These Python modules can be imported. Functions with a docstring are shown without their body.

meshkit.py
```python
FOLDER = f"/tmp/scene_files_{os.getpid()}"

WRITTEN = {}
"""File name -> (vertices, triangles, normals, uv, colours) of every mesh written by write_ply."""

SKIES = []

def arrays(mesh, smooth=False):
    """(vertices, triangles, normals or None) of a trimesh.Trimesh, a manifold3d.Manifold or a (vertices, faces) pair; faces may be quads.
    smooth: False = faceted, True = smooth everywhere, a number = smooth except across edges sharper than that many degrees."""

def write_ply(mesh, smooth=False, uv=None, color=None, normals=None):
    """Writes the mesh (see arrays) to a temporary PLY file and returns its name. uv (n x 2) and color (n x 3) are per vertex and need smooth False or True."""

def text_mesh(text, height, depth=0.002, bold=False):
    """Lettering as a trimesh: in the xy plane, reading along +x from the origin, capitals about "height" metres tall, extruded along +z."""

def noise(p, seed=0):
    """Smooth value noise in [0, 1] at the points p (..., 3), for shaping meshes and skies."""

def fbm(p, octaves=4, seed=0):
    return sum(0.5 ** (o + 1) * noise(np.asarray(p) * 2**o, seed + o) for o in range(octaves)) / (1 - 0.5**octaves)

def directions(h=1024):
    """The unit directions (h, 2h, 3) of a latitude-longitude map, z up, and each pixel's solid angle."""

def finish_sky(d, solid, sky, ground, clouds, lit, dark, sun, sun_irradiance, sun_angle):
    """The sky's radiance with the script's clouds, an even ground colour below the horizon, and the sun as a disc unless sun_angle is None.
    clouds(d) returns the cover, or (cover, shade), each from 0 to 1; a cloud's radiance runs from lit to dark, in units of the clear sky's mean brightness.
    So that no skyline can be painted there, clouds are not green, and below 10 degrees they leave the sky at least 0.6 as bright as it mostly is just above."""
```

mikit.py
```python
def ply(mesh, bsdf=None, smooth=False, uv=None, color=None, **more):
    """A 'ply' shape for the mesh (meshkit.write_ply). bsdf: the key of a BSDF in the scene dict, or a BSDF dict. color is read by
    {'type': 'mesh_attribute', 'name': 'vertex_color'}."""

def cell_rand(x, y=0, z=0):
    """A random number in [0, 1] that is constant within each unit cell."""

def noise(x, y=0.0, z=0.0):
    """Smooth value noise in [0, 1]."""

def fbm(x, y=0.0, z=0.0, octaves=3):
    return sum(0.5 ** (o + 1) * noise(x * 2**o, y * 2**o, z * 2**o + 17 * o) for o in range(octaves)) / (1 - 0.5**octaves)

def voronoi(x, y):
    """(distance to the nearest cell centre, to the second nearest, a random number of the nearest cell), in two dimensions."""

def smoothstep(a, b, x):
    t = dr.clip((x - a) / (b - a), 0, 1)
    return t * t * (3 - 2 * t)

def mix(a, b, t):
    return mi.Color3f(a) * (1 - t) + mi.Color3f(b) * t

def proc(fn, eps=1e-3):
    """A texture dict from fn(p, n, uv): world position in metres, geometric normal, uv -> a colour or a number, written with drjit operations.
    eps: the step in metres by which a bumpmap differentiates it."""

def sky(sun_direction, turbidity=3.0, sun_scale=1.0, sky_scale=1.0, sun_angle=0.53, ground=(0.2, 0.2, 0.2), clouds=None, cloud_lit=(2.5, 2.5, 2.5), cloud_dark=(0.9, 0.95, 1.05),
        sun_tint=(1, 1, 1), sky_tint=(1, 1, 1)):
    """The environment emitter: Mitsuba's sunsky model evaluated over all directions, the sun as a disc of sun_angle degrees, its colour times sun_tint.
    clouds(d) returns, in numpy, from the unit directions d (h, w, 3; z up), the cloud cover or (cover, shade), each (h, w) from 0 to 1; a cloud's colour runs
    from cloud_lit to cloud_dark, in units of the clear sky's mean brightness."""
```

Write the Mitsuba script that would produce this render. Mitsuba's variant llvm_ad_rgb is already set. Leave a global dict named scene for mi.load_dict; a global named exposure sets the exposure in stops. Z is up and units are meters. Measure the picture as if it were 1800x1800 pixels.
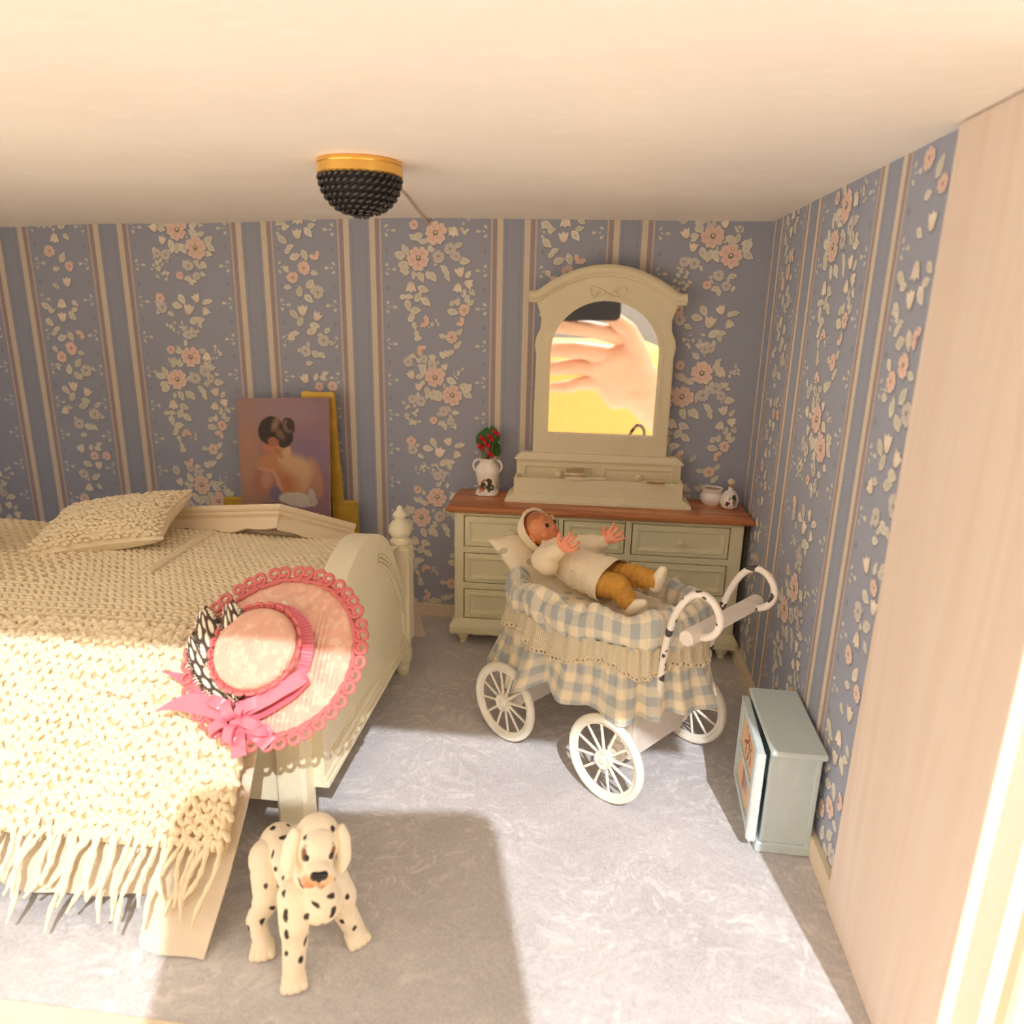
import math, random
import numpy as np
import drjit as dr
import trimesh
import manifold3d as m3
import mitsuba as mi
import mikit, meshkit
from shapely.geometry import Polygon

# ---------------------------------------------------------------- camera, light, exposure
CAM_R = np.array([[0.99312272, 0.11499561, 0.02198359], [0.05228069, -0.26757859, -0.96211664], [-0.10475685, 0.95664921, -0.27175043]])
CAM_C = np.array([-1.08714278, -5.14420281, 2.33182019])
CAM_F = 1272.845
scene, labels = {}, {}
_m = np.eye(4); _m[:3, 0] = -CAM_R[0]; _m[:3, 1] = -CAM_R[1]; _m[:3, 2] = CAM_R[2]; _m[:3, 3] = CAM_C
scene['camera'] = {'type': 'thinlens', 'to_world': mi.ScalarTransform4f(_m.tolist()), 'fov': math.degrees(2 * math.atan(900 / CAM_F)), 'fov_axis': 'x',
                   'aperture_radius': 0.011, 'focus_distance': 3.85, 'near_clip': 0.02, 'far_clip': 200.0}
exposure = 0.36
scene['room_light'] = {'type': 'constant', 'radiance': {'type': 'rgb', 'value': [1.68, 1.40, 1.10]}}
LAMP_DIR = np.array([0.211, -1.03, 1.0])
LAMP_POS = np.array([0.0, -4.587, 2.9]) + LAMP_DIR * 9.0
LAMP_POWER = [24000.0, 23700.0, 24400.0]
LAMP_RADIUS = 0.10

rng = np.random.default_rng(7)
random.seed(7)
PI = math.pi

# ---------------------------------------------------------------- helpers
def add(key, mesh, bsdf, smooth=False, label=None, cat=None, group=None, kind=None, uv=None, color=None):
    k, n = key, 0
    while k in scene or k in labels:
        n += 1; k = f'{key}_{n:03d}'
    scene[k] = mikit.ply(mesh, bsdf, smooth=smooth, uv=uv, color=color)
    info(k, label, cat, group, kind)
    return k

def info(k, label=None, cat=None, group=None, kind=None):
    d = {a: b for a, b in (('label', label), ('category', cat), ('group', group), ('kind', kind)) if b}
    if d: labels[k] = {**labels.get(k, {}), **d}

def thing(key, label, cat, group=None):
    k, n = key, 0
    while k in labels:
        n += 1; k = f'{key}_{n:03d}'
    info(k, label, cat, group)
    return k

def cat_(ms):
    return trimesh.util.concatenate([m for m in ms if m is not None])

def to_tm(man):
    m = man.to_mesh()
    return trimesh.Trimesh(np.array(m.vert_properties[:, :3]), np.array(m.tri_verts), process=False)

def box(lo, hi, b=0.0):
    lo, hi = np.minimum(lo, hi).astype(float), np.maximum(lo, hi).astype(float)
    if b <= 0:
        return trimesh.creation.box(bounds=[lo, hi])
    b = min(b, *( (hi - lo) * 0.45 ))
    pts = []
    for sx in (0, 1):
        for sy in (0, 1):
            for sz in (0, 1):
                c = np.array([hi[0] if sx else lo[0], hi[1] if sy else lo[1], hi[2] if sz else lo[2]])
                s = np.array([-1 if sx else 1, -1 if sy else 1, -1 if sz else 1]) * b
                for k in range(3):
                    p = c + s; p[k] = c[k]; pts.append(p)
    return trimesh.convex.convex_hull(np.array(pts))

def lathe(profile, n=32, scale=(1, 1), at=(0, 0, 0)):
    p = np.array(profile, float)
    if p[0, 0] > 1e-6: p = np.vstack([[0, p[0, 1]], p])
    if p[-1, 0] > 1e-6: p = np.vstack([p, [0, p[-1, 1]]])
    m = trimesh.creation.revolve(p, sections=n)
    m.apply_transform(np.diag([scale[0], scale[1], 1, 1]))
    m.apply_translation(at)
    if m.volume < 0: m.invert()
    return m

def tube(pts, r, n=8, closed=False, flat=None, up=None):
    """Round (or flattened: flat = second radius factor along the frame's b axis) tube along points; r scalar or per point."""
    p = np.asarray(pts, float); k = len(p)
    r = np.broadcast_to(np.asarray(r, float), (k,))
    if closed:
        t = np.roll(p, -1, 0) - np.roll(p, 1, 0)
    else:
        t = np.gradient(p, axis=0)
    t /= np.linalg.norm(t, axis=1, keepdims=True) + 1e-12
    a = np.zeros_like(p)
    ref = np.array(up, float) if up is not None else (np.array([0, 0, 1.0]) if abs(t[0, 2]) < 0.9 else np.array([1.0, 0, 0]))
    if up is not None:
        for i in range(k):
            v = ref - t[i] * (ref @ t[i]); a[i] = v / (np.linalg.norm(v) + 1e-9)
    else:
        v = np.cross(t[0], ref); a[0] = v / np.linalg.norm(v)
        for i in range(1, k):
            v = a[i - 1] - t[i] * (a[i - 1] @ t[i]); a[i] = v / (np.linalg.norm(v) + 1e-12)
    b = np.cross(t, a)
    ang = np.arange(n) * 2 * PI / n
    f = 1.0 if flat is None else flat
    v = p[:, None] + r[:, None, None] * (np.cos(ang)[None, :, None] * a[:, None] * (f if up is not None else 1) + np.sin(ang)[None, :, None] * b[:, None] * (1 if up is not None else f))
    v = v.reshape(-1, 3); faces = []
    for i in range(k if closed else k - 1):
        j = (i + 1) % k
        for s in range(n):
            q = (i * n + s, i * n + (s + 1) % n, j * n + (s + 1) % n, j * n + s)
            faces += [(q[0], q[1], q[2]), (q[0], q[2], q[3])]
    if not closed:
        c0, c1 = len(v), len(v) + 1
        v = np.vstack([v, p[:1], p[-1:]])
        for s in range(n):
            faces += [(c0, (s + 1) % n, s), (c1, (k - 1) * n + s, (k - 1) * n + (s + 1) % n)]
    m = trimesh.Trimesh(v, faces, process=False)
    return m

def grid(fn, nu, nv, closed_u=False):
    """Surface from fn(u, v) -> (..., 3) on the unit square; returns mesh, uv."""
    u = np.linspace(0, 1, nu); v = np.linspace(0, 1, nv)
    U, V = np.meshgrid(u, v, indexing='ij')
    P = fn(U, V).reshape(-1, 3)
    i, j = np.meshgrid(np.arange(nu - 1), np.arange(nv - 1), indexing='ij')
    a = (i * nv + j).ravel(); b = a + nv; c = b + 1; d = a + 1
    f = np.vstack([np.stack([a, b, c], 1), np.stack([a, c, d], 1)])
    return trimesh.Trimesh(P, f, process=False), np.stack([U.ravel(), V.ravel()], 1)

def slab(fn, nu, nv, thick, nrm=None):
    """A thin closed sheet: surface fn offset by thick along its vertex normals."""
    m, uv = grid(fn, nu, nv)
    n = m.vertex_normals
    top = m.vertices + n * thick / 2; bot = m.vertices - n * thick / 2
    N = len(top)
    f = [m.faces, m.faces[:, ::-1] + N]
    idx = np.arange(nu * nv).reshape(nu, nv)
    loop = np.concatenate([idx[:, 0], idx[-1, 1:], idx[-2::-1, -1], idx[0, -2:0:-1]])
    l2 = np.roll(loop, -1)
    f += [np.stack([loop, loop + N, l2 + N], 1), np.stack([loop, l2 + N, l2], 1)]
    return trimesh.Trimesh(np.vstack([top, bot]), np.vstack(f), process=False), np.vstack([uv, uv])

def extrude(poly, depth):
    return trimesh.creation.extrude_polygon(poly, depth, engine='earcut')

def ball(c, r, sub=2):
    m = trimesh.creation.icosphere(subdivisions=sub, radius=1.0)
    m.apply_transform(np.diag([*(np.broadcast_to(r, (3,))), 1])); m.apply_translation(c)
    return m

def limbs(bones, length=0.02, smooth=8, sub=2):
    """bones: list of ((p, r), (p, r), ...) - hulls of spheres, joined in one smoothed skin."""
    out = m3.Manifold()
    for bone in bones:
        pts = np.vstack([np.asarray(ball(p, r, sub).vertices) for p, r in bone])
        out = out + m3.Manifold.hull_points(pts)
    m = to_tm(out.refine_to_length(length))
    m.merge_vertices()
    if smooth: trimesh.smoothing.filter_taubin(m, lamb=0.5, nu=0.5, iterations=smooth)
    return m

def frame(origin, x, y, z):
    M = np.eye(4); M[:3, 0] = x; M[:3, 1] = y; M[:3, 2] = z; M[:3, 3] = origin
    return M

def rotz(a, origin=(0, 0, 0)):
    c, s = math.cos(a), math.sin(a)
    return frame(origin, (c, s, 0), (-s, c, 0), (0, 0, 1))

def unit(v):
    v = np.asarray(v, float); return v / np.linalg.norm(v)

def moved(m, M):
    m = m.copy(); m.apply_transform(M)
    return m

def sm(a, b, x):
    t = np.clip((np.asarray(x, float) - a) / (b - a), 0, 1); return t * t * (3 - 2 * t)

# ---------------------------------------------------------------- materials
def rgb(c): return {'type': 'rgb', 'value': [float(x) for x in c]}

def mat(name, color, rough=0.6, metallic=0.0, bump=None, scale=1.0, two=True, **kw):
    base = rgb(color) if isinstance(color, (tuple, list)) else color
    b = {'type': 'principled', 'base_color': base, 'roughness': rough, 'metallic': metallic, **kw}
    if bump is not None:
        b = {'type': 'bumpmap', 'bump': bump, 'scale': scale, 'nested': b}
    scene[name] = {'type': 'twosided', 'nested': b} if two else b
    return name

MX, SS, FB, NZ = mikit.mix, mikit.smoothstep, mikit.fbm, mikit.noise
VC = {'type': 'mesh_attribute', 'name': 'vertex_color'}

def paint_tex(c, amount=0.10, scale=6.0):
    c = np.array(c)
    def fn(p, n, uv):
        t = FB(p.x * scale, p.y * scale, p.z * scale)
        return MX((c * (1 - amount)).tolist(), np.minimum(c * (1 + amount), 0.95).tolist(), t)
    return mikit.proc(fn)

def carpet_fn(p, n, uv):
    w1, w2 = FB(p.x * 4.0, p.y * 4.0, 3.0), FB(p.x * 4.0, p.y * 4.0, 8.0)
    u, v = p.x * 9 + w1 * 6, p.y * 11 + w2 * 6
    r1 = 1 - dr.abs(2 * NZ(u, v, 1.0) - 1); r2 = 1 - dr.abs(2 * NZ(u * 2.3 + 4, v * 1.9, 5.0) - 1); r3 = 1 - dr.abs(2 * NZ(u * 4.7, v * 5.1, 2.0) - 1)
    crush = SS(.50, .80, FB(p.x * 30 + w1 * 9, p.y * 34 + w2 * 9, 6.0)) * .75 + dr.power(r2, 5.0) * .30 + dr.power(r1, 6.0) * .16
    where = SS(.30, .62, FB(p.x * 2.2, p.y * 2.6, 9.0))
    fine = NZ(p.x * 130, p.y * 130)
    t = dr.clip(.26 + .30 * (FB(p.x * 3, p.y * 3, 0) - .5) + crush * .42 * (.25 + .75 * where) + .22 * (fine - .5), 0, 1)
    return MX([0.39, 0.385, 0.405], [0.78, 0.775, 0.78], t)
def carpet_h(p, n, uv):
    return FB(p.x * 40, p.y * 40, 0, octaves=3) * 0.5 + FB(p.x * 9, p.y * 9, 2.0) * 0.9
mat('carpet', mikit.proc(carpet_fn), 0.9, bump=mikit.proc(carpet_h, eps=4e-3), scale=0.010, sheen=0.6)

def ceil_h(p, n, uv):
    return FB(p.x * 7, p.y * 55, 0, octaves=3) + 0.5 * FB(p.x * 60, p.y * 120, 4.0)
def ceil_fn(p, n, uv):
    t = FB(p.x * 1.5, p.y * 2.5, 1.0); s = SS(0.60, 0.72, FB(p.x * 9, p.y * 60, 2.0))
    return MX(MX([0.74, 0.70, 0.66], [0.80, 0.775, 0.73], t), [0.84, 0.82, 0.78], s * 0.3)
mat('ceiling_paint', mikit.proc(ceil_fn), 0.55, bump=mikit.proc(ceil_h, eps=3e-3), scale=0.0022)
mat('wallpaper', VC, 0.62)
mat('wall_board', (0.55, 0.47, 0.37), 0.8)
mat('trim_cream', paint_tex((0.72, 0.62, 0.47), 0.06, 5), 0.5)

def pine_fn(p, n, uv):
    w = FB(p.y * 3, p.z * 0.6, 1.0) * 2.0
    g = FB(p.y * 26 + w * 3, p.z * 1.2 + w, 3.0)
    return MX([0.70, 0.57, 0.48], [0.76, 0.67, 0.60], g)
mat('pine', mikit.proc(pine_fn), 0.6)

DRESS = (0.76, 0.74, 0.53)
def paint_h(p, n, uv): return FB(p.x * 20, p.y * 60, p.z * 60)
mat('dresser_paint', paint_tex(DRESS, 0.03, 5), 0.42)
mat('mirror_paint', paint_tex((0.74, 0.68, 0.49), 0.04, 5), 0.45)
mat('bed_paint', paint_tex((0.73, 0.69, 0.52), 0.04, 4), 0.38)

def brown_fn(p, n, uv):
    w = FB(p.x * 1.2, p.y * 8, p.z * 8)
    g = FB(p.x * 2.0 + w * 2, p.y * 60 + w * 3, p.z * 50)
    return MX([0.30, 0.080, 0.022], [0.52, 0.20, 0.065], SS(0.25, 0.75, g))
mat('brown_wood', mikit.proc(brown_fn), 0.28, clearcoat=0.5, clearcoat_gloss=0.8)
scene['mirror_glass'] = {'type': 'twosided', 'nested': {'type': 'conductor', 'material': 'Ag'}}
mat('dark', (0.02, 0.018, 0.016), 0.6)
mat('gold_leaf', paint_tex((0.62, 0.40, 0.06), 0.25, 14), 0.42, metallic=0.35)
mat('brass', (0.88, 0.52, 0.12), 0.22, metallic=0.75, clearcoat=0.4)
mat('black_bead', (0.018, 0.016, 0.018), 0.16, clearcoat=1.0)
mat('wire', (0.62, 0.50, 0.36), 0.5)
mat('white_plastic', (0.82, 0.80, 0.70), 0.33)
mat('white_wood', paint_tex((0.72, 0.68, 0.62), 0.08, 10), 0.6)
mat('red_bloom', (0.55, 0.012, 0.02), 0.5)
mat('green_leaf', (0.035, 0.14, 0.02), 0.45)
mat('stem_green', (0.16, 0.20, 0.06), 0.6)
mat('china', (0.84, 0.81, 0.77), 0.12, clearcoat=1.0)

# ---------------------------------------------------------------- wallpaper print (flat print as coloured facets on the wall's own mesh)
BASE = np.array([0.335, 0.370, 0.475]); BASE2 = np.array([0.315, 0.355, 0.455])
CREAM = np.array([0.68, 0.60, 0.50]); PINKL = np.array([0.60, 0.50, 0.47]); MAUVE = np.array([0.36, 0.31, 0.33])
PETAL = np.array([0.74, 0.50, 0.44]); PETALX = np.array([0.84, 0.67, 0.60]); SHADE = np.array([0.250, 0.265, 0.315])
LEAFC = np.array([0.78, 0.75, 0.66]); LEAFG = np.array([0.48, 0.51, 0.44]); TUL = np.array([0.84, 0.77, 0.67]); TULD = np.array([0.74, 0.64, 0.53])
WHITEF = np.array([0.62, 0.59, 0.57]); EYE = np.array([0.25, 0.20, 0.13])

class Print:
    def __init__(self): self.v, self.f, self.c = [], [], []
    def fan(self, centre, ring, c0, c1, layer):
        k = len(self.v); n = len(ring)
        self.v.append((centre[0], centre[1], layer)); self.c.append(c0)
        for i, p in enumerate(ring):
            self.v.append((p[0], p[1], layer)); self.c.append(c1 if np.ndim(c1) == 1 else c1[i])
        for i in range(n): self.f.append((k, k + 1 + i, k + 1 + (i + 1) % n))
    def rect(self, u0, u1, z0, z1, c, layer):
        k = len(self.v)
        for p in ((u0, z0), (u1, z0), (u1, z1), (u0, z1)): self.v.append((*p, layer)); self.c.append(c)
        self.f += [(k, k + 1, k + 2), (k, k + 2, k + 3)]

def leaf(P, u, z, a, s, r, shade=True):
    a = math.radians(a); ca, sa = math.cos(a), math.sin(a)
    t = np.linspace(0, 1, 6)
    w = np.sin(np.pi * t ** 0.8) * 0.29
    up = [(x - 0.5, y) for x, y in zip(t, w)]; dn = [(x - 0.5, -y) for x, y in zip(t[::-1], w[::-1])][1:-1]
    ring = np.array(up + dn) * s
    rot = lambda q: np.stack([u + q[:, 0] * ca - q[:, 1] * sa, z + q[:, 0] * sa + q[:, 1] * ca], 1)
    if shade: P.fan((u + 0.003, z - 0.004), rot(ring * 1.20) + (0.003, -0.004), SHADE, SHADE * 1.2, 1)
    g = r.uniform(0, 1)
    c = LEAFC * (1 - 0.35 * g) + LEAFG * 0.35 * g
    P.fan((u, z), rot(ring), c * 0.80, c * r.uniform(0.95, 1.12), 2)

def flower(P, u, z, s, r, pink=True, half=False, white=False):
    a0 = r.uniform(0, 2 * PI); n = 5
    ca = PETAL * r.uniform(0.92, 1.08) if pink else (WHITEF * 0.85 if white else TUL * 0.9)
    cb = PETALX * r.uniform(0.95, 1.05) if pink else (WHITEF * 1.1 if white else TUL)
    ps = []
    for k in range(n):
        if half and k in (3, 4): continue
        a = a0 + k * 2 * PI / n + r.uniform(-0.1, 0.1)
        L = s * r.uniform(0.9, 1.08)
        prof = [(0.12, 0.10), (0.40, 0.36), (0.75, 0.47), (0.98, 0.30), (0.90, 0.03), (1.0, -0.26), (0.78, -0.46), (0.42, -0.36), (0.12, -0.10)]
        q = np.array(prof) * L
        ps.append((a, q))
    rot = lambda q, a, k=1.0: np.stack([u + k * (q[:, 0] * math.cos(a) - q[:, 1] * math.sin(a)), z + k * (q[:, 0] * math.sin(a) + q[:, 1] * math.cos(a))], 1)
    for a, q in ps:
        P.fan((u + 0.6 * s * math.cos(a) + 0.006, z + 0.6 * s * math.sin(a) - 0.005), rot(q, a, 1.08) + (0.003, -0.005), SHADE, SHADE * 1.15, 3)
    for i, (a, q) in enumerate(ps):
        P.fan((u + 0.42 * s * math.cos(a), z + 0.42 * s * math.sin(a)), rot(q, a), ca, cb, 4 + 0.25 * i)
    t = np.linspace(0, 2 * PI, 11)[:-1]
    big = s > 0.055
    P.fan((u, z), np.stack([u + 0.25 * s * np.cos(t), z + 0.25 * s * np.sin(t)], 1), EYE if big else PETAL * 0.6 if pink else EYE * 1.4, (EYE * 1.3 if big else ca * 0.75), 6)
    if big: P.fan((u, z + 0.004), np.stack([u + 0.10 * s * np.cos(t), z + 0.004 + 0.10 * s * np.sin(t)], 1), TUL * 1.1, TUL, 7)

def tulip(P, u, z, s, a, r):
    a = math.radians(a); ca, sa = math.cos(a), math.sin(a)
    prof = np.array([(-0.30, -0.45), (0.05, -0.62), (0.34, -0.40), (0.50, 0.05), (0.62, 0.52), (0.26, 0.36), (0.02, 0.62), (-0.22, 0.34), (-0.58, 0.50), (-0.50, 0.02)]) * s
    rot = lambda q: np.stack([u + q[:, 0] * ca - q[:, 1] * sa, z + q[:, 0] * sa + q[:, 1] * ca], 1)
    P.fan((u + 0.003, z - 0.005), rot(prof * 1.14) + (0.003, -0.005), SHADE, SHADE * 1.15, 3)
    k = r.uniform(0.92, 1.08)
    cols = np.array([TULD * k if i in (0, 1, 2) else TUL * k for i in range(len(prof))])
    P.fan((u, z), rot(prof), TUL * k * 0.95, cols, 4)

def spray(P, u, z, s, r, n=6):
    for k in range(n):
        a = r.uniform(0, 2 * PI); d = s * r.uniform(0.15, 1)
        leaf(P, u + d * math.cos(a), z + d * math.sin(a), r.uniform(0, 360), s * r.uniform(0.40, 0.6), r)

# (kind, x, y, size or angle ...) in crop units of the print's own repeat: wide panel repeats every 1.85 m, half-dropped
WIDE = [('F', 0.0, 0.0, .078), ('F', -.121, -.165, .078), ('f', -.148, .050, .034), ('T', .127, .008, .044, 175), ('s', .20, .033, .05, 6),
        ('w', .018, -.150, .038), ('w', .100, -.100, .036), ('w', .142, -.150, .028), ('L', -.213, -.110, 120), ('L', -.250, -.145, -15), ('L', -.225, -.205, 15), ('L', -.218, -.235, 30),
        ('l', -.160, -.028, 140), ('l', -.125, -.030, 110), ('l', -.085, -.055, 20), ('l', .160, -.075, 20), ('L', -.105, -.285, -65), ('l', -.055, -.275, -80), ('L', -.022, -.283, -50),
        ('l', .055, -.225, 150), ('l', .070, -.252, 160), ('l', .082, -.288, -60), ('L', .200, -.178, 0),
        ('T', -.175, -.355, .050, 180), ('T', .168, -.250, .044, 15), ('T', .155, -.355, .042, 170), ('T', .230, -.325, .042, 250), ('L', -.090, -.368, -20), ('L', -.125, -.418, 60), ('L', -.072, -.450, -35),
        ('l', .226, -.265, 50), ('l', .198, -.388, 80), ('l', .253, -.382, -45), ('l', -.230, -.420, 10), ('l', -.187, -.418, -5), ('L', -.200, -.475, -80),
        ('f', .200, -.500, .040), ('h', .165, -.575, .038), ('l', .118, -.455, 40), ('l', .155, -.445, 80), ('l', .220, -.425, 70), ('l', .245, -.450, 40), ('L', .120, -.515, -10),
        ('h', -.090, -.582, .042), ('s', -.025, -.600, .035, 6), ('L', -.145, -.510, 5), ('l', -.168, -.540, 30), ('l', -.178, -.568, 30), ('l', -.155, -.615, -65), ('l', -.138, -.672, -70), ('l', -.130, -.700, 10),
        ('f', .110, -.685, .042), ('l', .048, -.682, -10), ('l', .165, -.650, 45), ('l', .150, -.742, 50), ('l', .162, -.730, 40), ('h', -.098, -.785, .042),
        ('l', -.028, -.825, 0), ('l', .045, -.812, -50), ('l', .075, -.802, -60), ('l', .105, -.790, 30),
        ('w', -.205, -.865, .030), ('w', -.090, -.840, .026), ('w', -.030, -.885, .030), ('T', .060, -.895, .034, 10),
        ('F', -.010, -.970, .076), ('F', .115, -1.090, .076), ('T', -.185, -.955, .042, 25), ('T', -.130, -1.040, .038, -10), ('L', -.100, -.915, 115), ('l', -.125, -.968, 0), ('L', .110, -.990, -25),
        ('s', .165, -.935, .040, 6), ('L', .215, -1.035, 35), ('L', .225, -1.085, -30), ('L', -.065, -1.075, -75), ('L', -.025, -1.090, 75), ('L', .020, -1.095, -60),
        ('w', -.180, -1.130, .030), ('w', -.115, -1.140, .034), ('s', -.205, -1.205, .055, 7), ('s', -.175, -1.275, .055, 7),
        ('w', .050, -1.210, .032), ('l', .140, -1.215, 5), ('f', -.020, -1.275, .030), ('w', .105, -1.280, .028), ('l', .060, -1.320, -70), ('l', .035, -1.295, 20),
        ('f', -.190, -1.435, .036), ('w', -.180, -1.500, .034), ('l', -.120, -1.545, -30), ('L', -.025, -1.440, -60), ('L', -.065, -1.485, -10), ('T', .020, -1.510, .052, -15), ('T', .085, -1.430, .042, 20), ('T', .150, -1.520, .040, 200),
        ('l', .155, -1.455, 30), ('l', .180, -1.450, 10), ('L', .055, -1.585, 35), ('l', .110, -1.580, 0), ('l', .095, -1.615, -75),
        ('s', -.120, -1.630, .045, 6), ('s', -.040, -1.645, .050, 7), ('w', .005, -1.690, .028), ('w', .040, -1.680, .028)]
NARROW = [('T', -.045, -.035, .048, 180), ('L', -.170, -.055, -20), ('l', -.135, -.085, 10), ('l', .060, -.030, -35), ('l', .050, -.075, 15), ('L', .025, -.120, -50), ('T', -.055, -.130, .046, 5),
          ('L', -.165, -.170, -40), ('l', -.110, -.215, 20), ('l', -.130, -.240, 40), ('L', -.080, -.280, 20), ('L', -.010, -.270, -70), ('h', .060, -.260, .042),
          ('f', -.020, -.355, .048), ('f', -.105, -.420, .042), ('l', -.150, -.365, -50), ('l', .055, -.388, -15), ('L', .020, -.460, 50), ('l', -.145, -.485, 0), ('L', -.060, -.510, 80), ('L', .005, -.560, -40), ('w', .075, -.515, .040),
          ('T', -.045, -.640, .050, 0), ('T', .060, -.680, .044, -30), ('L', -.110, -.670, -45), ('L', -.065, -.715, 60), ('L', .040, -.745, -5), ('L', .015, -.785, 15), ('T', -.140, -.830, .042, 60), ('w', .100, -.845, .040),
          ('l', .130, -.775, 40), ('l', .150, -.862, -20), ('l', -.105, -.800, 0), ('w', -.040, -.925, .036), ('L', .040, -.945, -20), ('l', .085, -.950, -45),
          ('l', -.015, -1.010, 10), ('T', -.055, -1.120, .046, 20), ('f', .050, -1.175, .036), ('f', .150, -1.170, .038), ('l', .100, -1.080, 20), ('l', .030, -1.105, 70), ('l', .085, -1.115, -20), ('L', -.015, -1.240, -15), ('T', .075, -1.245, .042, 0),
          ('w', -.060, -1.320, .036), ('L', .040, -1.340, 30), ('T', -.030, -1.430, .046, 175), ('l', .060, -1.420, -40), ('f', -.085, -1.520, .042), ('L', .010, -1.560, 60), ('f', .055, -1.620, .036), ('l', -.050, -1.640, 10), ('T', .020, -1.730, .044, 0), ('l', -.070, -1.760, -30)]

def motifs(P, table, cu, ztop, r, zmin, zmax, umin, umax):
    for k in range(-1, 3):
        for m in table:
            u, z = cu + m[1], ztop + m[2] - 1.85 * k
            if not (zmin + 0.03 < z < zmax + 0.02 and umin + 0.02 < u < umax - 0.02): continue
            t = m[0]
            if t == 'F':
                flower(P, u, z, m[3], r)
                for j in range(6):
                    a = r.uniform(0, 2 * PI); d = m[3] * r.uniform(1.25, 1.75)
                    leaf(P, u + d * math.cos(a), z + d * math.sin(a), math.degrees(a) + r.uniform(-40, 40), r.uniform(.045, .075), r)
            elif t == 'f': flower(P, u, z, m[3], r)
            elif t == 'h': flower(P, u, z, m[3], r, half=True)
            elif t == 'w':
                for j in range(3): leaf(P, u + r.uniform(-.05, .05), z + r.uniform(-.05, .05), r.uniform(0, 360), r.uniform(.035, .055), r)
                flower(P, u, z, m[3] * 1.15, r, pink=False, white=True)
            elif t == 'T': tulip(P, u, z, m[3] * 1.28, m[4], r)
            elif t == 'L': leaf(P, u, z, m[3], 0.086, r)
            elif t == 'l': leaf(P, u, z, m[3], 0.062, r)
            elif t == 's': spray(P, u, z, m[3] * 1.2, r, m[4] + 2)

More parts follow.
